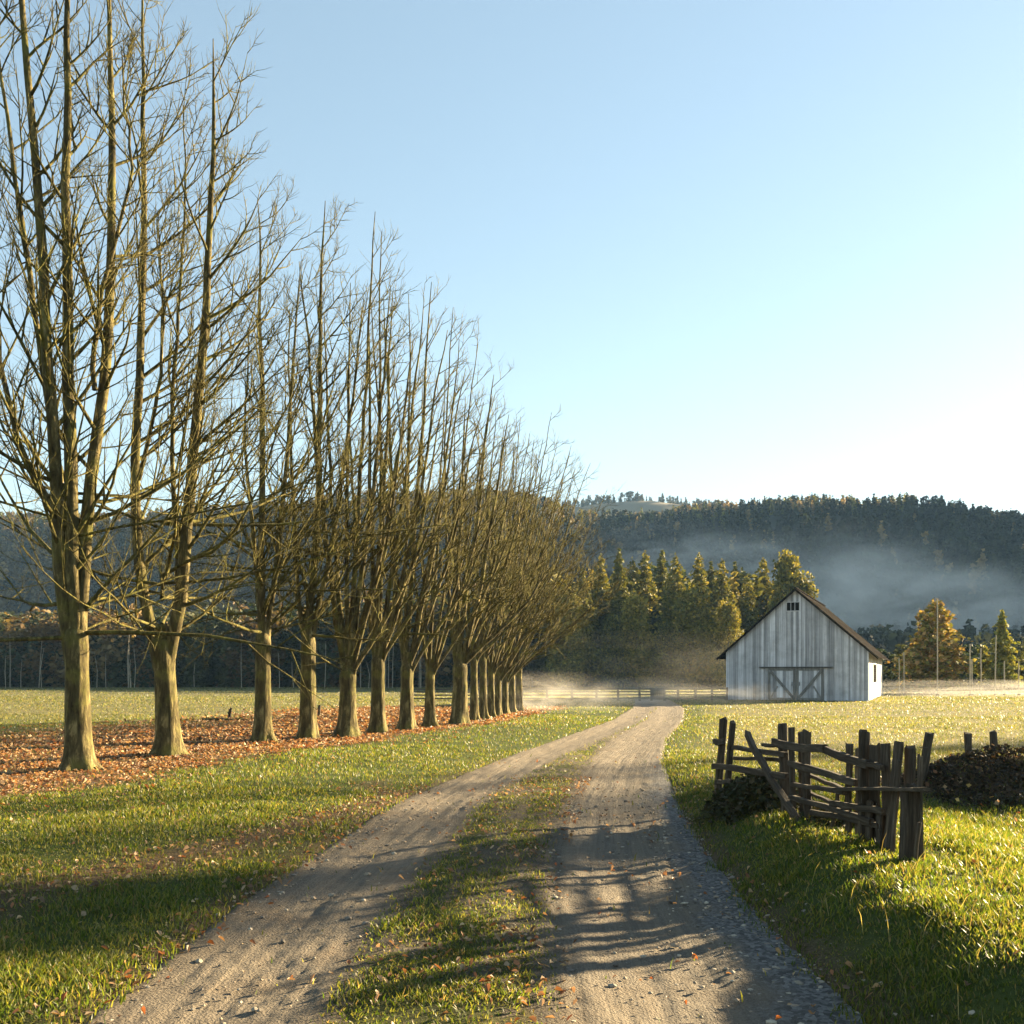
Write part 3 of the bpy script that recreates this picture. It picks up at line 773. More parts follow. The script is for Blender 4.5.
def build_forest_edge():
    rng = np.random.default_rng(17)
    con = []
    for i in range(3):
        pts = conifer_points(rng, 7500, 17, [3.3, 2.9, 3.7][i], [.66,.72,.6][i], [17,20,15][i], .42, .04)
        con.append((foliage_mesh('crown', pts, rng.uniform(.16,.42,len(pts)), [P_GOLD+P_OLIVE, P_OLIVE, P_GOLD+P_OLIVE+P_OLIVE][i], rng), trunk_mesh(15.5, .22, rng)))
    bro = []
    for i in range(3):
        pts = broad_points(rng, 7500, 13, 3.3, .03, 44)
        bro.append((foliage_mesh('crown', pts, rng.uniform(.16,.40,len(pts)), [P_GOLD, P_GOLD+P_OLIVE, P_DARK+P_OLIVE][i], rng), trunk_mesh(11, .2, rng)))
    # golden pointed conifers whose tips can be counted above the wood
    tips = [(583,566,0),(601,553,0),(619,548,1),(632,557,2),(645,550,0),(662,549,1),(675,553,2),(699,552,0),(711,561,1),(722,558,0),(735,561,1),(748,574,2),(763,557,0)]
    ordn = ['first','second','third','fourth','fifth','sixth','seventh','eighth','ninth','tenth','eleventh','twelfth','thirteenth']
    for k, (px, py, v) in enumerate(tips):
        d = rng.uniform(122, 140); z = CAMH + (HOR-py)/F*d; s = z/17
        lab = 'golden tipped conifer in the misty forest edge, %s pointed tip from the left' % ordn[k]
        if k == len(tips)-1: lab = 'golden conifer with its tip just above the left roof slope of the barn'
        place_tree('conifer', ((px-512)/F*d, d, 0), rng.uniform(0,6.28), (s*rng.uniform(.92,1.15), s*rng.uniform(.92,1.15), s), con[v][0], con[v][1], lab, 'conifer', 'conifers along the forest edge')
    broads = [(636,592,0,118,'small rounded golden tree in front of the dark conifers'),(690,588,1,118,'bushy yellow green tree in front of the tallest conifers'),
              (612,612,2,116,'low dark olive tree at the left end of the forest edge'),(728,600,0,116,'rounded golden tree close to the left barn wall'),
              (786,551,1,128,'tall golden leafy tree rising behind the barn ridge'),(803,574,1,128,'shorter golden leafy tree behind the right side of the barn ridge'),
              (668,620,2,114,'low olive bushy tree in the misty forest foot'),(570,590,0,122,'golden olive tree half hidden by the end of the avenue')]
    for px, py, v, d, lab in broads:
        z = CAMH + (HOR-py)/F*d; s = z/13
        place_tree('leafy_tree', ((px-512)/F*d, d, 0), rng.uniform(0,6.28), (s*(rng.uniform(.8,1.0) if py > 580 else .72),)*2+(s,), bro[v][0], bro[v][1], lab, 'tree', 'leafy trees along the forest edge')
    pts = broad_points(rng, 1500, 9.6, 1.25, .36, 20)  # unseen tree added, its sparse high crown shaped to dapple the drive
    place_tree('leafy_tree', (15.4, 19.4, 0), 1.0, (1,1,1), foliage_mesh('crown', pts, rng.uniform(.10,.24,len(pts)), P_OLIVE, rng), trunk_mesh(9.5, .16, rng), 'high crowned leafy tree added out of view right of the picture to cast shade', 'tree', None)
    # two lone trees right of the barn
    pts = np.concatenate([conifer_points(rng, 5200, 8.6, 2.75, .5, 9, .42, .03), broad_points(rng, 2200, 7.6, 2.4, .1, 20)])
    c1 = foliage_mesh('crown', pts, rng.uniform(.12,.34,len(pts)), P_BROWN+P_GOLD, rng)
    d = 86; x = (935-512)/F*d
    place_tree('leafy_tree', (x, d, 0), .4, ((674-597+20)/F*d/8.6*1.2,)*2+((674-597+20)/F*d/8.6,), c1, trunk_mesh(7.8, .16, rng), 'large russet gold tree standing in mist right of the barn', 'tree', None)
    pts = conifer_points(rng, 5200, 7.4, 2.0, .8, 10, .62, .12)
    c2 = foliage_mesh('crown', pts, rng.uniform(.10,.28,len(pts)), P_SPRUCE, rng)
    d = 88; x = (1002-512)/F*d
    place_tree('conifer', (x, d, 0), 1.4, ((674-609+19)/F*d/7.4,)*3, c2, trunk_mesh(7, .12, rng), 'green layered spruce near the right edge of the picture, among pale poles', 'conifer', None)
    pts = broad_points(rng, 1200, 4.2, .9, .2, 9)
    c3 = foliage_mesh('crown', pts, rng.uniform(.10,.25,len(pts)), P_SPRUCE+P_GOLD, rng)
    d = 90; x = (983-512)/F*d
    place_tree('sapling', (x, d, 0), .2, (1,1,1.05), c3, trunk_mesh(3.6, .06, rng), 'narrow young tree between the russet tree and the spruce', 'tree', None)

# hills ------------------------------------------------------------
RIDGE = np.array([(-900,560),(-500,540),(-200,530),(0,522),(150,520),(300,513),(420,500),(490,496),(540,503),(575,515),(640,519),(700,509),(800,501),(900,508),(1024,527),(1060,502),(1100,458),(1160,405),(1300,395),(1480,470),(1700,570),(2000,630)])  # rises past the right frame edge: spur added to shade the mist
RY = 520.0
def hill_h(x, y):
    px = x/RY*F + 512
    top = (HOR - np.interp(px, RIDGE[:,0], RIDGE[:,1]))/F*RY
    f = .06*sstep(190, 320, y) + .94*sstep(0, 1, (y-290)/(RY-290))
    b = 1 - .8*sstep(RY, RY+330, y)
    return top*f*b + 3.5*(vnoise(x*.03, y*.03, 81)-.5)*f + 5*(vnoise(x*.011, y*.011, 82)-.5)*f - .6
FR = np.array([(-400,560),(300,520),(520,500),(600,493),(650,491),(700,495),(800,512),(1200,560)])
def far_h(x, y):
    px = x/820*F + 512
    top = (HOR - np.interp(px, FR[:,0], FR[:,1]))/F*820
    return top*sstep(0, 1, (y-560)/260.)*(1-.5*sstep(820, 1100, y)) + 3*(vnoise(x*.02, y*.02, 83)-.5) - 8
def grid(name, xs, ys, fn, mat):
    X, Y = np.meshgrid(xs, ys); V = np.stack([X, Y, fn(X, Y)], -1).reshape(-1,3); nx, ny = len(xs), len(ys)
    i = (np.arange(ny-1)[:,None]*nx + np.arange(nx-1)[None,:]).ravel()
    return tag(link(name, make_mesh(name, V, [np.stack([i,i+1,i+nx+1,i+nx],-1)], mat, True)), kind='structure')
def templates(rng, m=1.0):
    out = []; sz = m**-.5
    for i in range(3):
        p = conifer_points(rng, int(120*m), 1, [.22,.26,.20][i], .8, 7, .45, .03); v, q = foliage_tris(rng, p, rng.uniform(.06,.14,len(p))*sz); out.append((v, q))
    for i in range(3):
        p = broad_points(rng, int(120*m), 1, .36, .05, 10); v, q = foliage_tris(rng, p, rng.uniform(.07,.16,len(p))*sz); out.append((v, q))
    return out
def forest_mesh(name, x, y, z, h, kind, pal, rng, wide=1.0, m=1.0):
    T = templates(rng, m); VV, QQ, CC, off = [], [], [], 0
    for k, (v, q) in enumerate(T):
        m = np.where(kind == k)[0]
        if not len(m): continue
        a = rng.uniform(0, 6.28, len(m)); ca, sa = np.cos(a)[:,None], np.sin(a)[:,None]
        X = (v[None,:,0]*ca - v[None,:,1]*sa)*wide*h[m][:,None] + x[m][:,None]
        Y = (v[None,:,0]*sa + v[None,:,1]*ca)*wide*h[m][:,None] + y[m][:,None]
        Z = v[None,:,2]*h[m][:,None] + z[m][:,None]
        VV.append(np.stack([X, Y, Z], -1).reshape(-1,3))
        QQ.append((q[None] + (np.arange(len(m))*len(v))[:,None,None]).reshape(-1,4) + off); off += len(m)*len(v)
        base = pal[m] if pal.ndim == 2 else np.tile(pal, (len(m),1))
        c = np.repeat(base, len(v), 0)*rng.uniform(.7, 1.3, (len(m)*len(v)//4,1)).repeat(4, 0)
        CC.append(np.clip(c, 0, 1))
    me = make_mesh(name, np.concatenate(VV), [np.concatenate(QQ)], M_NEEDLE, False, {'col': ('POINT','FLOAT_COLOR', col4(np.concatenate(CC)))})
    return tag(link(name, me), kind='stuff')
def build_hills():
    rng = np.random.default_rng(29)
    mh = mat_plain('hill_floor', (.016,.018,.010), .95); mm = mat_plain('dry_hill_meadow', (.17,.125,.068), .95)
    grid('hill', np.linspace(-620, 860, 130), np.linspace(188, 860, 70), hill_h, mh)
    grid('far_hill', np.linspace(-500, 800, 90), np.linspace(560, 1100, 40), far_h, mm)
    n = 11000
    y = 200 + 360*rng.random(n)**.75; x = rng.uniform(-.72, .78, n)*y
    k = rng.random(n) < np.clip(.35 + y/900, 0, 1); x, y = x[k], y[k]; n = len(x)
    z = hill_h(x, y) - .4
    leftness = 1 - sstep(-60, 60, x - .0*y)
    kind = np.where(rng.random(n) < .45 + .3*leftness, rng.integers(3, 6, n), rng.integers(0, 3, n))
    h = rng.uniform(7.5, 14, n)*np.interp(y, [200, 400, 500, 540], [1.05, .95, .55, .5])*np.where(kind > 2, .85, 1.05)
    dark = np.array(P_DARK)[rng.integers(0,4,n)]*.5*rng.uniform(.35,1.7,n)[:,None]; brown = np.array(P_BROWN)[rng.integers(0,4,n)]*.3; ol = np.array(P_OLIVE)[rng.integers(0,4,n)]
    top = sstep(430, 520, y)
    r = rng.random(n)
    pal = np.where((r < .75*leftness)[:,None], brown, np.where((r > 1-.5*top)[:,None], ol, dark))
    pal = np.where((r > np.where((y > 497) & (x > 60), .55, .94))[:,None], np.array([[.24,.165,.07]]), pal)  # gold share raised on the right crest, painting its sunlit band
    forest_mesh('hillside_forest', x, y, z, h, kind, pal, rng)
    # scattered trees on the far meadow crest
    m = 520; x = rng.uniform(-60, 260, m); y = rng.uniform(800, 850, m)
    forest_mesh('crest_trees', x, y, far_h(x, y)-.5, rng.uniform(4, 9, m), rng.integers(0, 6, m), np.array([.05,.045,.02]), rng)
    # dark wood closing the field behind the avenue and behind the forest edge
    n = 1350
    y = rng.uniform(126, 175, n); x = rng.uniform(-.72, .34, n)*y
    px = x/y*F + 512
    hpx = np.interp(px, [-250, 0, 300, 520, 570, 640, 760, 850], [85, 80, 85, 108, 122, 124, 115, 60])
    h = hpx/F*y*rng.uniform(.55, 1.0, n)
    kind = np.where(rng.random(n) < np.interp(px, [0, 500, 600], [.75, .5, .12]), rng.integers(3, 6, n), rng.integers(0, 3, n))
    r = rng.random(n)
    pal = np.where((r < .35*(px < 520))[:,None], np.array(P_BROWN)[rng.integers(0,4,n)]*.4, np.where(((px > 550) & (r > .35))[:,None], np.array(P_OLIVE+P_GOLD)[rng.integers(0,9,n)]*.8, np.array(P_DARK)[rng.integers(0,4,n)]))
    forest_mesh('woodland', x, y, np.zeros(n)-.1, h, kind, pal, rng, 1.15, 6.0)
    # right of the barn: low scrub behind the poles
    n = 260; y = rng.uniform(100, 185, n); x = rng.uniform(.34, .62, n)*y
    forest_mesh('scrub', x, y, np.zeros(n)-.1, rng.uniform(2.2, 5.5, n), rng.integers(3, 6, n), np.array(P_DARK)[rng.integers(0,4,n)]*1.2, rng, 1.3, 5.0)
    # pale thin stems in front of the dark wood at the left
    n = 48; y = rng.uniform(118, 126, n); x = rng.uniform(-.55, .02, n)*y
    hh = rng.uniform(3, 7, n)
    P = np.stack([np.stack([x+rng.normal(0,.05,n), y, np.full(n,-.1)],-1), np.stack([x+rng.normal(0,.08,n), y, hh*.5],-1), np.stack([x+rng.normal(0,.2,n), y, hh],-1)], 1)
    v, q = tubes(P, np.stack([np.full(n,.04),np.full(n,.03),np.full(n,.015)],1), 5)
    tag(link('saplings', make_mesh('saplings', v, [q], M_PALE, True, {'tint': ('POINT','FLOAT',np.full(len(v),.4)), 'gv': ('POINT','FLOAT_VECTOR',v)})), kind='stuff')

# ------------------------------------------------------------------ barn
def build_barn():
    th = math.radians(22.9); W, L, EH, PK = 8.70, 18.0, 3.25, 7.12
    x0, y0 = 14.06, 65.4
    root = empty('barn', (x0 + W/2*math.cos(th), y0 - W/2*math.sin(th), 0), 'weathered whitewashed gable barn with double doors, its right side lit by the sun', 'barn', None, -th)
    rng = np.random.default_rng(2)
    hw = W/2; sl = (PK-EH)/hw
    roofz = lambda x: PK - sl*abs(x)
    def lx(px, d0=None):  # local x on the front for a picture column
        k = (px-512)/F
        a = (k*y0 - x0)/(math.cos(th) + k*math.sin(th)); return a - hw
    # front and back boards
    mb = MB()
    mb.prism([(-hw+.03,0.0),(hw-.03,0.0),(hw-.03,EH-.06),(0,PK-.09),(-hw+.03,EH-.06)], .03, .06, .1)
    for face_y in (0, L):
        x = -hw
        while x < hw-.02:
            w = min(rng.uniform(.10, .17), hw-x); xa, xb = x+.004, x+w-.004
            t = rng.random()*.9 if rng.random() < .8 else rng.random()*.3
            dy = rng.uniform(-.006, .010); bz = rng.uniform(-.02, .06)
            ya, yb = (face_y-.0+dy, face_y+.028) if face_y == 0 else (face_y-.03, face_y+dy)
            pts = [(xa,bz),(xb,bz),(xb,roofz(xb)-.05)]
            if xa < 0 < xb: pts.append((0, PK-.05))
            pts.append((xa,roofz(xa)-.05))
            mb.prism(pts, ya, yb, t)
            if rng.random() < .75: # batten over the joint
                xb2 = min(x+w, hw-.03)
                if abs(xb2) > .03: mb.prism([(xb2-.022,.03),(xb2+.022,.03),(xb2+.022,roofz(abs(xb2)+.03)-.07),(xb2-.022,roofz(abs(xb2)+.03)-.07)], ya-.022 if face_y == 0 else yb, ya-.003 if face_y == 0 else yb+.02, min(1, t+.15))
            x += w
    # side boards
    for sx in (-1, 1):
        y = .03
        while y < L-.06:
            w = min(rng.uniform(.14,.24), L-.04-y); t = .45+.5*rng.random()
            a, b = sx*(hw-.03), sx*(hw+rng.uniform(-.004,.008))
            mb.box(min(a,b), max(a,b), y+.004, y+w-.004, rng.uniform(0,.05), EH-.06, t); y += w
    wall = mb.build('wall', M_BOARD, root)
    inner = MB().box(-hw+.05, hw-.05, .065, L-.05, .01, EH-.1).build('interior', M_DARK, root)
    # corner boards
    for sx, yy in ((-1,-.03),(1,-.03),(1,L-.09)):
        MB().box(sx*hw-(.07 if sx>0 else .05), sx*hw+(.05 if sx>0 else .07), yy, yy+.12, 0, EH-.12, .75).build('corner_board', M_BOARD, root)
    # roof with eaves, two slabs of shingle courses
    rb = MB(); ov, fo = .62, .32
    for sx in (-1, 1):
        n = 14
        for i in range(n):
            a, b = i/n, (i+1)/n
            xa, xb = a*(hw+ov), b*(hw+ov)+.03
            za, zb = PK - sl*xa, PK - sl*xb
            pts = [(sx*xa, za+.03),(sx*xb, zb+.055),(sx*xb, zb+.02),(sx*xa, za+.0)]
            if sx < 0: pts = pts[::-1]
            rb.prism(pts, -fo+rng.uniform(-.03,.03), L+.3+rng.uniform(-.03,.03), rng.random())
    roof = rb.build('roof', M_ROOF, root)
    MB().box(-.09,.09,-fo-.04,L+.34,PK+.03,PK+.09,.6).build('ridge_cap', M_ROOF, roof)
    for sx in (-1, 1):   # barge board
        pts = [(0,PK-.02),(sx*(hw+ov),PK-sl*(hw+ov)-.02),(sx*(hw+ov),PK-sl*(hw+ov)-.12),(0,PK-.13)]
        if sx < 0: pts = pts[::-1]
        MB().prism(pts, -fo+.045, -fo+.085, .3).build('barge_board', M_ROOF, roof)
    # gable window
    wx, wz = lx(793), 6.0
    f = MB()
    for a in (-.42, .38): f.box(wx+a, wx+a+.04, -.035, .02, wz-.26, wz+.26, .5)
    f.box(wx-.42, wx+.42, -.037, .02, wz+.26, wz+.31, .5); f.box(wx-.46, wx+.46, -.045, .02, wz-.31, wz-.26, .6)
    win = f.build('gable_window', M_BOARD, root)
    MB().box(wx-.38, wx+.38, -.022, -.012, wz-.26, wz+.26).build('pane', M_DARK, win)
    b = MB()
    for a in (-.13, .12): b.box(wx+a-.015, wx+a+.015, -.03, -.0225, wz-.26, wz+.26, .6)
    b.build('glazing_bar', M_BOARD, win)
    # sliding doors with V braces, track above
    DH = 2.06
    trk = MB().box(lx(759), lx(833.5), -.11, -.035, DH+.02, DH+.11, .2).build('door_track', M_TRIM, root)
    MB().box(lx(759)+.1, lx(833.5)-.1, -.14, -.112, DH+.03, DH+.06, .2).build('rail', M_ROOF, trk)
    da, dm, db = lx(768), lx(796), lx(824)
    for (a, c, sgn) in ((da, dm-.008, 1), (dm+.008, db, -1)):
        m2 = MB(); x = a
        while x < c-.02:
            w = min(rng.uniform(.15,.22), c-x)
            m2.box(x+.004, x+w-.004, -.055+rng.uniform(-.003,.003), -.035, .05, DH, rng.random()*.9); x += w
        door = m2.build('barn_door', M_BOARD, root)
        fr = MB()
        fr.box(a, a+.16, -.085, -.06, .05, DH, .25); fr.box(c-.16, c, -.085, -.06, .05, DH, .25)
        fr.box(a+.16, c-.16, -.083, -.06, DH-.14, DH, .4); fr.box(a+.16, c-.16, -.083, -.06, .05, .19, .5)
        fr.build('frame', M_TRIM, door)
        # brace from the outer top to the inner foot
        p0 = (a+.1, DH-.1) if sgn > 0 else (c-.1, DH-.1); p1 = (c-.1, .12) if sgn > 0 else (a+.1, .12)
        dx, dz = p1[0]-p0[0], p1[1]-p0[1]; q = math.hypot(dx, dz); nx, nz = -dz/q*.085, dx/q*.085
        pts = [(p0[0]+nx,p0[1]+nz),(p0[0]-nx,p0[1]-nz),(p1[0]-nx,p1[1]-nz),(p1[0]+nx,p1[1]+nz)]
        if sgn < 0: pts = pts[::-1]
        MB().prism(pts, -.108, -.087, .2).build('brace', M_TRIM, door)
        # short counter brace in the lower outer corner
        s0 = (a+.2, .2) if sgn > 0 else (c-.2, .2); s1 = (a+.62, .92) if sgn > 0 else (c-.62, .92)
        dx, dz = s1[0]-s0[0], s1[1]-s0[1]; q = math.hypot(dx, dz); nx, nz = -dz/q*.05, dx/q*.05
        MB().prism([(s0[0]+nx,s0[1]+nz),(s0[0]-nx,s0[1]-nz),(s1[0]-nx,s1[1]-nz),(s1[0]+nx,s1[1]+nz)], -.081, -.058, .5).build('counter_brace', M_TRIM, door)
        hx = c-.24 if sgn > 0 else a+.2
        MB().box(hx, hx+.03, -.12, -.0865, .95, 1.2, .1).build('handle', M_ROOF, door)
    # side window in the sunlit wall
    X = hw+.012; yc, zc = 7.6, 1.75
    f = MB()
    f.box(X, X+.016, yc-2.2, yc-1.9, zc-.62, zc+.62, .9); f.box(X, X+.016, yc+1.9, yc+2.2, zc-.62, zc+.62, .9)
    f.box(X, X+.018, yc-2.25, yc+2.25, zc+.62, zc+.74, .9); f.box(X, X+.02, yc-2.25, yc+2.25, zc-.74, zc-.62, .9)
    sw = f.build('side_window', M_BOARD, root)
    MB().box(X, X+.011, yc-1.9, yc+1.9, zc-.62, zc+.62).build('pane', M_DARK, sw)
    MB().box(X+.0115, X+.015, yc-.02, yc+.02, zc-.62, zc+.62, .8).build('glazing_bar', M_BOARD, sw)
    # stone footing
    MB().box(-hw+.01, hw-.01, .031, L-.031, -.2, .0).build('footing', M_FARW, root)

# ------------------------------------------------------------------ fences
def stick(P0, P1, w, t, rng, face=(0,-1,0), tint=.5, jag=True, bend=.01, seg=7):
    """a rough sawn or cleft piece of wood from P0 to P1, w wide across the face, t thick"""
    P0, P1 = np.array(P0, float), np.array(P1, float)
    ax = nrm(P1-P0); fc = np.array(face, float); fc = nrm(fc - ax*np.dot(fc, ax)); sd = np.cross(ax, fc)
    L = np.linalg.norm(P1-P0); n = seg
    V = []; G = []; g0 = rng.uniform(0, 50, 3)
    off = np.cumsum(rng.normal(0, bend*.4, (n,2)), 0); off -= np.linspace(0,1,n)[:,None]*off[-1]
    for i in range(n):
        s = i/(n-1); c = P0 + ax*L*s + sd*off[i,0] + fc*off[i,1]
        ww = w*.5*(1+rng.normal(0,.06)); tt = t*.5*(1+rng.normal(0,.06))
        e = .22
        ring = [(-1,-1+e),(-1+e,-1),(1-e,-1),(1,-1+e),(1,1-e),(1-e,1),(-1+e,1),(-1,1-e)]
        for (a, b) in ring:
            q = c + sd*a*ww + fc*b*tt
            if jag and i == n-1: q = q + ax*rng.uniform(-.04, .03)*min(1, w/.08)
            V.append(q); G.append(g0 + (a*ww, b*tt, L*s))
    k = 8; idx = np.arange(n*k).reshape(n,k)
    Q = np.stack([idx[:-1], np.roll(idx[:-1],-1,1), np.roll(idx[1:],-1,1), idx[1:]],-1).reshape(-1,4)
    return np.array(V), [Q, [tuple(range(k))[::-1]], [tuple(range((n-1)*k, n*k))]], tint, np.array(G)

def build_old_fence():
    rng = np.random.default_rng(6)
    A = on_ground(718, 799); E = on_ground(914, 857)
    u = nrm((E-A)[:2]); nn = np.array([u[1], -u[0]])
    if nn[1] > 0: nn = -nn                                   # towards the viewer
    def fp(px, py, off=0.0):                                 # picture point on the fence plane (+off towards viewer)
        o = A[:2] + nn*off; k = (px-512)/F
        # ray (k*d, d): dot with normal
        d = np.dot(o, nn)/np.dot(np.array([k,1.0]), nn)
        return np.array([k*d, d, CAMH+(HOR-py)/F*d])
    root = empty('wooden_fence', tuple(A), 'dilapidated dark wooden fence with leaning posts, loose rails and ragged boards on the grassy bank', 'fence')
    o0 = A
    face = (nn[0], nn[1], 0)
    def piece(name, p0, p1, wpx, t, off=0.0, tint=.5, down=0.0, **kw):
        a, b = fp(*p0, off), fp(*p1, off)
        if down:                                             # run the foot into the ground
            a = b + (a-b)*1.0; g = float(H(a[0], a[1])) - down
            if a[2] > g: a = a + (a-b)/max(b[2]-a[2], .05)*(a[2]-g)
        mb = MB(); w = wpx/F*np.linalg.norm(.5*(a+b)[:2])*{'board': 1.5, 'post': .95}.get(name, .85)
        mb.add(*stick(a-o0, b-o0, w, t, rng, face, tint, **kw))
        return mb.build(name, M_OLD, root)
    # posts (foot, head, width in px)
    for f, h, w, t, off in [((718,799),(723.5,719),7.5,.08,0),((727,795),(733,722.5),6,.06,.06),((786,800),(782.5,725.5),8,.09,0),((793,806),(791.5,728.5),5,.05,.05),
                            ((802,808),(801,733),5,.05,-.05),((808.5,811),(807,731),6.5,.07,0),((864,838),(864.5,731),6.5,.08,.03),((911,858),(909.5,786),13,.12,.10)]:
        piece('post', f, h, w, t, off, rng.uniform(.25,.7), .25)
    # leaning pole
    piece('leaning_pole', (790,806), (747,733), 7.5, .06, .09, .45, .05, bend=.02)
    # upright boards and pickets of the right half; thin pale tints paint sunlit edges
    for f, h, w, off, ti in [((849,815),(849.5,746.5),7,0,.3),((857,832),(857.5,748),3.6,-.02,.9),((874,838),(874.5,745),11.5,0,.35),((886.5,836),(885.5,744),10.5,.0,.45),
                             ((889,832),(899,743),9.5,.05,.55),((894,834),(899.5,760),3.2,.10,.95),((909.5,792),(909.5,746),11.5,.0,.4),((920.5,840),(920,755),4,.05,.8),
                             ((914.5,862),(919.5,822),2.2,.14,.9),((832,822),(838,792),3,.03,.3),((869,826),(870,800),6,.05,.5),((879,832),(879,806),6,.05,.35)]:
        piece('board', f, h, w, .024, off, ti, .05 if f[1] > 800 else 0, bend=.008)
    # rails
    for a, b, w, off, ti in [((713,742),(724,741),7,.07,.4),((728,747),(786,755),5.5,.06,.45),((730,758),(785,760.5),4,-.05,.5),((713,766),(787,776.5),7,.08,.35),((716,783),(732,781.5),5,.09,.3),
                             ((762,745),(790,745),4,.05,.4),((774,741.5),(825,748.5),9,.08,.35),((818,746),(868,765),9,.075,.3),((866,762),(882,768),6,.07,.4),
                             ((788,764),(856,783),7.5,.07,.4),((793,784),(845,793),5,.06,.4),((790,797),(872,822),6,.07,.3),((832,804),(884,812),7,.06,.35),
                             ((800,770),(842,789),4,-.05,.5),((806,790),(838,806),3.5,-.04,.6),((812,812),(880,826),6,.05,.3)]:
        piece('rail', a, b, w, .045, off, ti, 0, jag=False, bend=.018)
    # flat ledge plank near the foot of the boards
    piece('ledge_plank', (838,789), (921,789.5), 4, .13, .12, .75, 0, jag=False)
    # posts of the older line behind the bramble heap
    for k, (px, pt, pb, lean, lab) in enumerate([(924,734,762,-.05,'leaning old post stub just behind the right end of the wooden fence'),(968,733,752,0,'short old post stub rising behind the middle of the leaf strewn mound'),(995,731,752,.02,'old post stub behind the crest of the leaf strewn mound')]):
        d = [13.8, 15.6, 15.6][k]
        top = at(px, pt, d); g = float(H(top[0], d))
        r = empty('fence_post', (top[0], d, g), lab, 'post', 'old posts behind the mound')
        mb = MB(); mb.add(*stick((lean*1.5,0,-.3), (lean*-1.5,0,top[2]-g), .09, .09, rng, (0,-1,0), .4)); mb.build('post', M_OLD, r)
        wr = np.array([(math.cos(a)*.052, math.sin(a)*.052, (top[2]-g)*.72) for a in np.linspace(0, 2*math.pi, 13)])[None]
        v, q = tubes(wr, np.full((1,13), .004), 4); m3 = MB(); m3.add(v, [q]); m3.build('wire', M_FARW, r)

def build_rail_fence():
    rng = np.random.default_rng(12)
    d = 64.0
    X = lambda px: (px-512)/F*d
    root = empty('rail_fence', (X(620), d, 0), 'low dark post and rail fence crossing the field behind the end of the drive', 'fence')
    posts = [410, 434, 458, 480, 501, 522, 547, 572, 596.5, 618, 639.5, 651.5, 664.5, 678, 695.5, 712, 727]
    for px in posts:
        mb = MB(); mb.add(*stick((X(px)-X(620), 0, -.2), (X(px)-X(620), 0, .80+rng.uniform(-.02,.05)), .15, .13, rng, (0,-1,0), rng.random()*.6)); mb.build('post', M_FARW, root)
    for (a, b) in ((410, 651.5), (664.5, 727)):
        for z in (.14, .36, .56, .72):
            mb = MB(); mb.add(*stick((X(a)-X(620), -.09, z), (X(b)-X(620), -.09, z+.02), .085, .04, rng, (0,-1,0), .3, False, .02, 14)); mb.build('rail', M_FARW, root)
    # boarded gate
    g = empty('field_gate', (X(658), d-.02, 0), 'small grey boarded gate in the rail fence at the end of the drive', 'gate')
    mb = MB(); x = X(652.4)-X(658)
    while x < X(663.6)-X(658)-.02:
        w = min(.13, X(663.6)-X(658)-x); mb.box(x+.004, x+w-.004, -.012, .012, .06, .80+rng.uniform(-.02,.02), .6+.3*rng.random()); x += w
    mb.build('boards', M_FARW, g)
    for z in (.2, .62): MB().box(X(652.4)-X(658), X(663.6)-X(658), -.045, -.0135, z, z+.08, .4).build('crossbar', M_FARW, g)

def build_poles():
    rng = np.random.default_rng(14)
    labs = ['thin pale pole close behind the right corner of the barn', 'taller pale pole beside the barn, left of the russet tree', 'tall pale pole standing in front of the russet tree',
            'pale pole right of the russet tree, the taller of a close pair', 'shorter pale pole of the close pair right of the russet tree', 'pale pole just left of the green spruce',
            'tall pale pole in front of the green spruce', 'shorter pale pole at the right side of the spruce foot', 'pale pole nearest to the right edge of the picture']
    for k, (px, pt) in enumerate([(899.5,658),(904.3,652),(937.5,598),(969.8,644),(972.3,659),(980.8,648),(995.3,635),(1004.3,661),(1019,661)]):
        d = 80 + rng.uniform(-3, 3); x = (px-512)/F*d; h = CAMH + (HOR-pt)/F*d
        r = empty('pole', (x, d, 0), labs[k], 'pole', 'pale poles in the mist right of the barn')
        mb = MB(); mb.add(*stick((0,0,-.3), (rng.normal(0,.04),0,h), .075, .075, rng, (0,-1,0), .5, False, .02)); mb.build('shaft', M_PALE, r)
        mb = MB(); mb.box(-.09,.09,-.09,.09,-.05,.12,.3); mb.build('base_block', M_FARW, r)

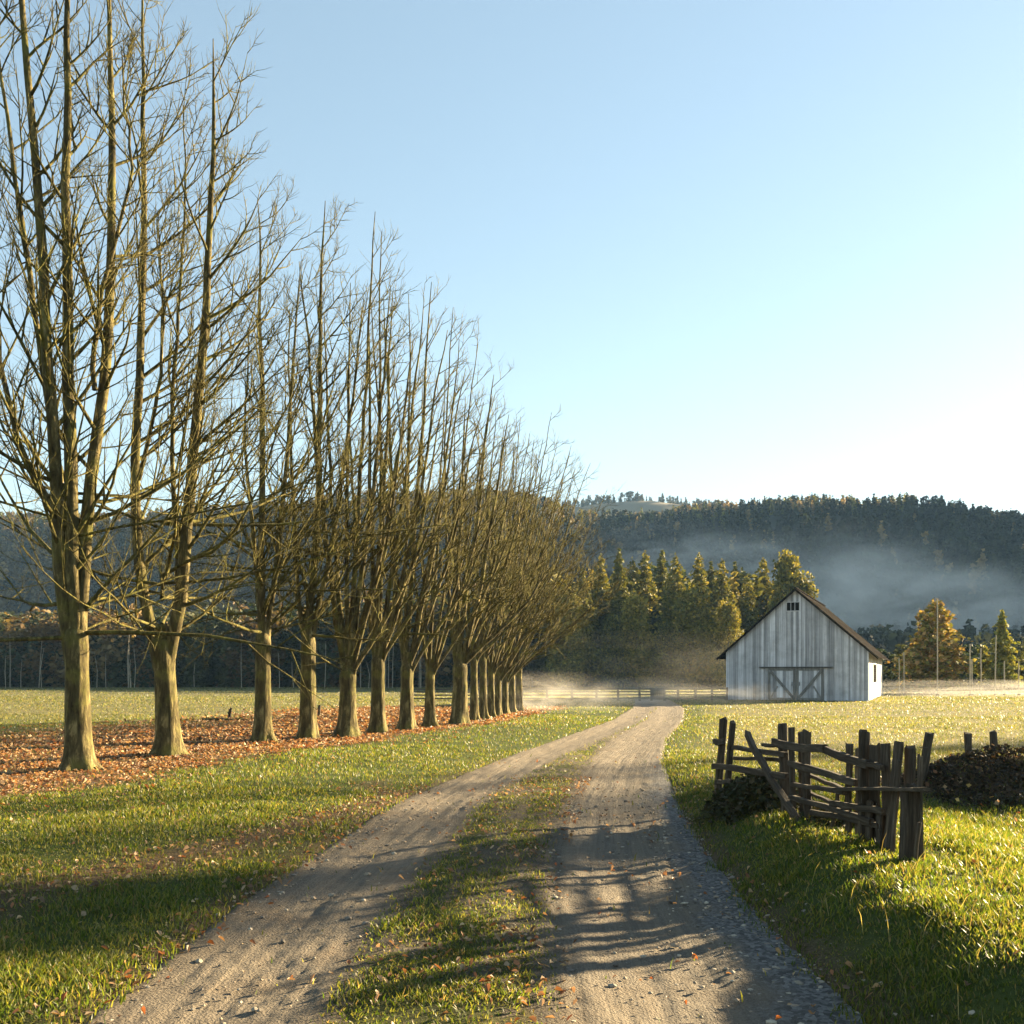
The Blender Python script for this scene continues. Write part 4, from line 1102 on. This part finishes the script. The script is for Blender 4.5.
# ------------------------------------------------------------------ bushes
def bramble(name, cx, cy, rx, ry, h, label, cat, rng, leafn, stemn, pal, litter=0, rz=0.0):
    g = float(H(cx, cy)); root = empty(name, (cx, cy, g-.08), label, cat, None, rz)
    # arching stems
    a = rng.uniform(0, 6.283, stemn); q = np.sqrt(rng.random(stemn))*.8
    S = np.stack([np.cos(a)*q*rx, np.sin(a)*q*ry, np.zeros(stemn)], -1)
    b = rng.uniform(0, 6.283, stemn)
    D = np.stack([np.cos(b)*.8, np.sin(b)*.8, rng.uniform(.7,1.6,stemn)], -1)
    L = h*rng.uniform(.7,1.5,stemn)*(1.1-q*.6)
    P, R = grow(S, D, L, np.full(stemn,.007), .002, 7, -.28, .12, rng)
    fol = lambda q: H(cx + q[...,0], cy + q[...,1]) - g          # follow the lie of the ground
    P[...,2] += fol(P)
    mb = MB(); v, f = tubes(P, R, 4); mb.add(v, [f]); mb.build('stems', M_TWIG, root, True)
    u = nrm(rng.normal(0,1,(leafn,3))); u[:,2] = np.abs(u[:,2])
    rr = rng.uniform(.45,1,leafn)**.5
    p = u*rr[:,None]*np.array([rx,ry,h]); p = p*(1+.28*(vnoise(u[:,0]*3+5,u[:,1]*3+5,91)-.5))[:,None]
    p[:,2] += fol(p)
    me = foliage_mesh('foliage', p, rng.uniform(.02,.055,leafn), pal, rng); link('foliage', me, root)
    if litter:
        u = nrm(rng.normal(0,1,(litter,3))); u[:,2] = np.abs(u[:,2])
        p = u*np.array([rx,ry,h])*1.0*(1+.28*(vnoise(u[:,0]*3+5,u[:,1]*3+5,91)-.5))[:,None]
        p[:,2] += fol(p)
        v, f = foliage_tris(rng, p, rng.uniform(.03,.06,litter)); c = np.repeat(pick(rng, litter, LEAFC+[(.5,.36,.12)], .3), 4, 0)
        link('dead_leaves', make_mesh('dead_leaves', v, [f], M_LEAF, False, {'col': ('POINT','FLOAT_COLOR', col4(c))}), root)
    return root

def build_bushes():
    rng = np.random.default_rng(15)
    g = on_ground(765, 808)
    bramble('bramble_bush', g[0], g[1]+.35, .62, .9, .46, 'dark tangled bramble growing under the left half of the wooden fence', 'bush', rng, 3600, 700, [(.022,.026,.010),(.035,.038,.014),(.045,.036,.018)])
    g = on_ground(838, 826)
    bramble('bramble_bush', g[0]+.1, g[1]+.3, .42, .5, .26, 'low dark bramble at the foot of the fence boards', 'bush', rng, 900, 260, [(.022,.026,.010),(.035,.038,.014),(.05,.04,.02)])
    bramble('bramble_mound', 7.1, 13.7, 2.1, 1.5, .27, 'low leaf strewn bramble mound right of the wooden fence', 'bush', rng, 9000, 1500, [(.022,.016,.009),(.032,.022,.012),(.02,.02,.010),(.045,.028,.014)], 170)
    bramble('shade_shrub', 5.6, 5.9, 1.2, .9, 1.35, 'leafy shrub added out of view right of the picture to shade the verge', 'bush', rng, 9000, 200, [(.05,.055,.02),(.07,.07,.025)])  # unseen bush added right of the frame to widen the foreground shade
    # small dark things far out on the left field
    b = on_ground(229, 719)
    r = empty('broken_stake', tuple(b), 'small dark broken stake standing in the field between the second and third avenue tree', 'stake')
    mb = MB(); mb.add(*stick((0,0,-.1), (.05,0,.34), .10, .08, rng, (0,-1,0), .2)); mb.build('stake', M_OLD, r)
    mb = MB(); mb.add(*stick((-.02,-.05,.20), (.10,-.04,.40), .07, .05, rng, (0,-1,0), .2)); mb.build('splinter', M_OLD, r)
    b = on_ground(228, 721.5)
    r = empty('fallen_branch', tuple(b), 'dark fallen branch lying in the field left of the third avenue tree', 'branch')
    P = np.array([[(-.9,0,.05),(-.45,.05,.07),(0,0,.06),(.5,.1,.05),(1.0,.05,.03)]]); v, f = tubes(P, np.array([[.06,.05,.045,.035,.015]]), 7)
    mb = MB(); mb.add(v, [f]); mb.build('limb', M_BARK, r, True)
    for P in ([(-.7,0,.06),(-.72,-.05,.2),(-.80,-.1,.3)],[(.3,.06,.05),(.42,.0,.14),(.6,-.05,.18)]):
        v, f = tubes(np.array([P]), np.array([[.03,.02,.008]]), 5)
        mb = MB(); mb.add(v, [f]); mb.build('side_branch', M_BARK, r, True)
    b = on_ground(319, 716)
    r = empty('broken_stake', tuple(b), 'dark stake in the field glimpsed between the fourth and fifth avenue trunks', 'stake')
    mb = MB(); mb.add(*stick((0,0,-.1), (.02,0,.42), .09, .08, rng, (0,-1,0), .2)); mb.build('stake', M_OLD, r)

# ------------------------------------------------------------------ air
def unit_ball(name, seg=32, rings=16):
    th = np.linspace(0, math.pi, rings+1); ph = np.arange(seg)*2*math.pi/seg
    V = np.stack([np.outer(np.sin(th), np.cos(ph)), np.outer(np.sin(th), np.sin(ph)), np.outer(np.cos(th), np.ones(seg))], -1).reshape(-1,3)
    idx = np.arange((rings+1)*seg).reshape(rings+1, seg)
    Q = np.stack([idx[:-1], idx[1:], np.roll(idx[1:],-1,1), np.roll(idx[:-1],-1,1)],-1).reshape(-1,4)
    return V, Q
def vol_mat(name, color, dens, aniso=.2, soft=False, nscale=2.0):
    m = bpy.data.materials.new(name); m.use_nodes = True; nt = m.node_tree
    nt.nodes.remove(nt.nodes['Principled BSDF']); out = nt.nodes['Material Output']
    v = node(nt, 'ShaderNodeVolumePrincipled'); v.inputs['Color'].default_value = (*color, 1); v.inputs['Density'].default_value = dens; v.inputs['Anisotropy'].default_value = aniso
    if soft:
        co = node(nt, 'ShaderNodeTexCoord').outputs['Object']
        ln = node(nt, 'ShaderNodeVectorMath', operation='LENGTH'); nt.links.new(co, ln.inputs[0])
        mr = node(nt, 'ShaderNodeMapRange', interpolation_type='SMOOTHSTEP'); nt.links.new(ln.outputs['Value'], mr.inputs['Value'])
        for k, val in zip(('From Min','From Max','To Min','To Max'), (.1, .98, 1, 0)): mr.inputs[k].default_value = val
        n = noise(nt, co, nscale, 4, .6, .8)
        nr = node(nt, 'ShaderNodeMapRange'); nt.links.new(n, nr.inputs['Value'])
        for k, val in zip(('From Min','From Max','To Min','To Max'), (.42, .66, 0.04, 1.7)): nr.inputs[k].default_value = val
        d = mth(nt, 'MULTIPLY', mth(nt, 'MULTIPLY', mr.outputs[0], nr.outputs[0]), dens)
        nt.links.new(d, v.inputs['Density'])
    nt.links.new(v.outputs[0], out.inputs['Volume'])
    return m
def build_air():
    mb = MB().box(-1150, 1150, -340, 1250, -12, 150)
    o = mb.build('haze', vol_mat('pale_air', (.34,.60,1.0), .00012, .0)); tag(o, kind='stuff')
    V, Q = unit_ball('mist')
    def mist(loc, sc, dens, col=(1,.97,.92), ns=2.0, an=.1):
        me = make_mesh('mist', V, [Q], vol_mat('mist_air', col, dens, an, True, ns), True)
        o = link('mist', me); o.location = loc; o.scale = sc; tag(o, kind='stuff')
    mist((92, 292, 22), (70, 25, 27), .060, ns=2.2)             # bank drifting in front of the hill
    mist((160, 302, 17), (80, 26, 22), .034, ns=2.4)
    mist((50, 296, 36), (44, 22, 13), .022, ns=2.6)
    mist((38, 78, .5), (27, 13, 1.0), .040, ns=3, col=(1,.97,.92))    # ground mist right of the barn
    mist((8, 58, .5), (9, 13, 1.3), .028, ns=3, col=(1,.96,.90))    # dusty mist at the end of the drive
    mist((16, 108, 2.0), (34, 11, 5.5), .005, ns=3, col=(1,.96,.90)) # along the forest foot
    mist((1.5, 45, .6), (4.5, 7, 1.5), .05, ns=3, col=(1,.95,.88))

# ------------------------------------------------------------------ light and camera
def build_light():
    w = bpy.data.worlds.new('World'); scene.world = w; w.use_nodes = True
    nt = w.node_tree; bg = nt.nodes['Background']
    sky = node(nt, 'ShaderNodeTexSky', sky_type='NISHITA', sun_disc=False)
    sky.sun_elevation = math.radians(SUN_EL); sky.sun_rotation = math.radians(90-SUN_AZ)
    sky.altitude = 200; sky.air_density = 1.0; sky.dust_density = .25; sky.ozone_density = 1.0
    gm = node(nt, 'ShaderNodeGamma', Gamma=.70); nt.links.new(sky.outputs[0], gm.inputs['Color'])
    nt.links.new(mixc(nt, 1.0, gm.outputs[0], (1.53, 1.60, 1.54), 'MULTIPLY'), bg.inputs['Color']); bg.inputs['Strength'].default_value = .0325
    L = bpy.data.lights.new('sun', 'SUN'); L.energy = 5.0; L.angle = math.radians(1.3); L.color = (1, .78, .46)
    o = bpy.data.objects.new('sun', L); COL.objects.link(o)
    a, e = math.radians(SUN_AZ), math.radians(SUN_EL)
    s = Vector((math.cos(e)*math.cos(a), math.cos(e)*math.sin(a), math.sin(e)))
    o.rotation_euler = s.to_track_quat('Z', 'Y').to_euler(); o.location = (60, 30, 40)
    cam = bpy.data.cameras.new('camera'); cam.sensor_width = 36; cam.lens = 36*F/1024; cam.shift_y = (HOR-512)/1024
    cam.clip_start = .05; cam.clip_end = 5000
    c = bpy.data.objects.new('camera', cam); COL.objects.link(c)
    c.location = (0, 0, CAMH); c.rotation_euler = (math.radians(90), 0, 0); scene.camera = c
    vs = scene.view_settings; scene.display_settings.display_device = 'sRGB'
    vs.view_transform = 'Standard'; vs.look = 'None'; vs.gamma = 1; vs.use_curve_mapping = False; vs.exposure = 3.0
    cy = scene.cycles; cy.max_bounces = 6; cy.diffuse_bounces = 3; cy.transmission_bounces = 4; cy.volume_bounces = 1; cy.transparent_max_bounces = 8
    cy.volume_step_rate = 1.0; cy.use_denoising = True

build_ground(); build_road(); build_grass(); build_leaves(); build_stones()
build_avenue(); build_forest_edge(); build_hills(); build_barn()
build_old_fence(); build_rail_fence(); build_poles(); build_bushes(); build_air(); build_light()
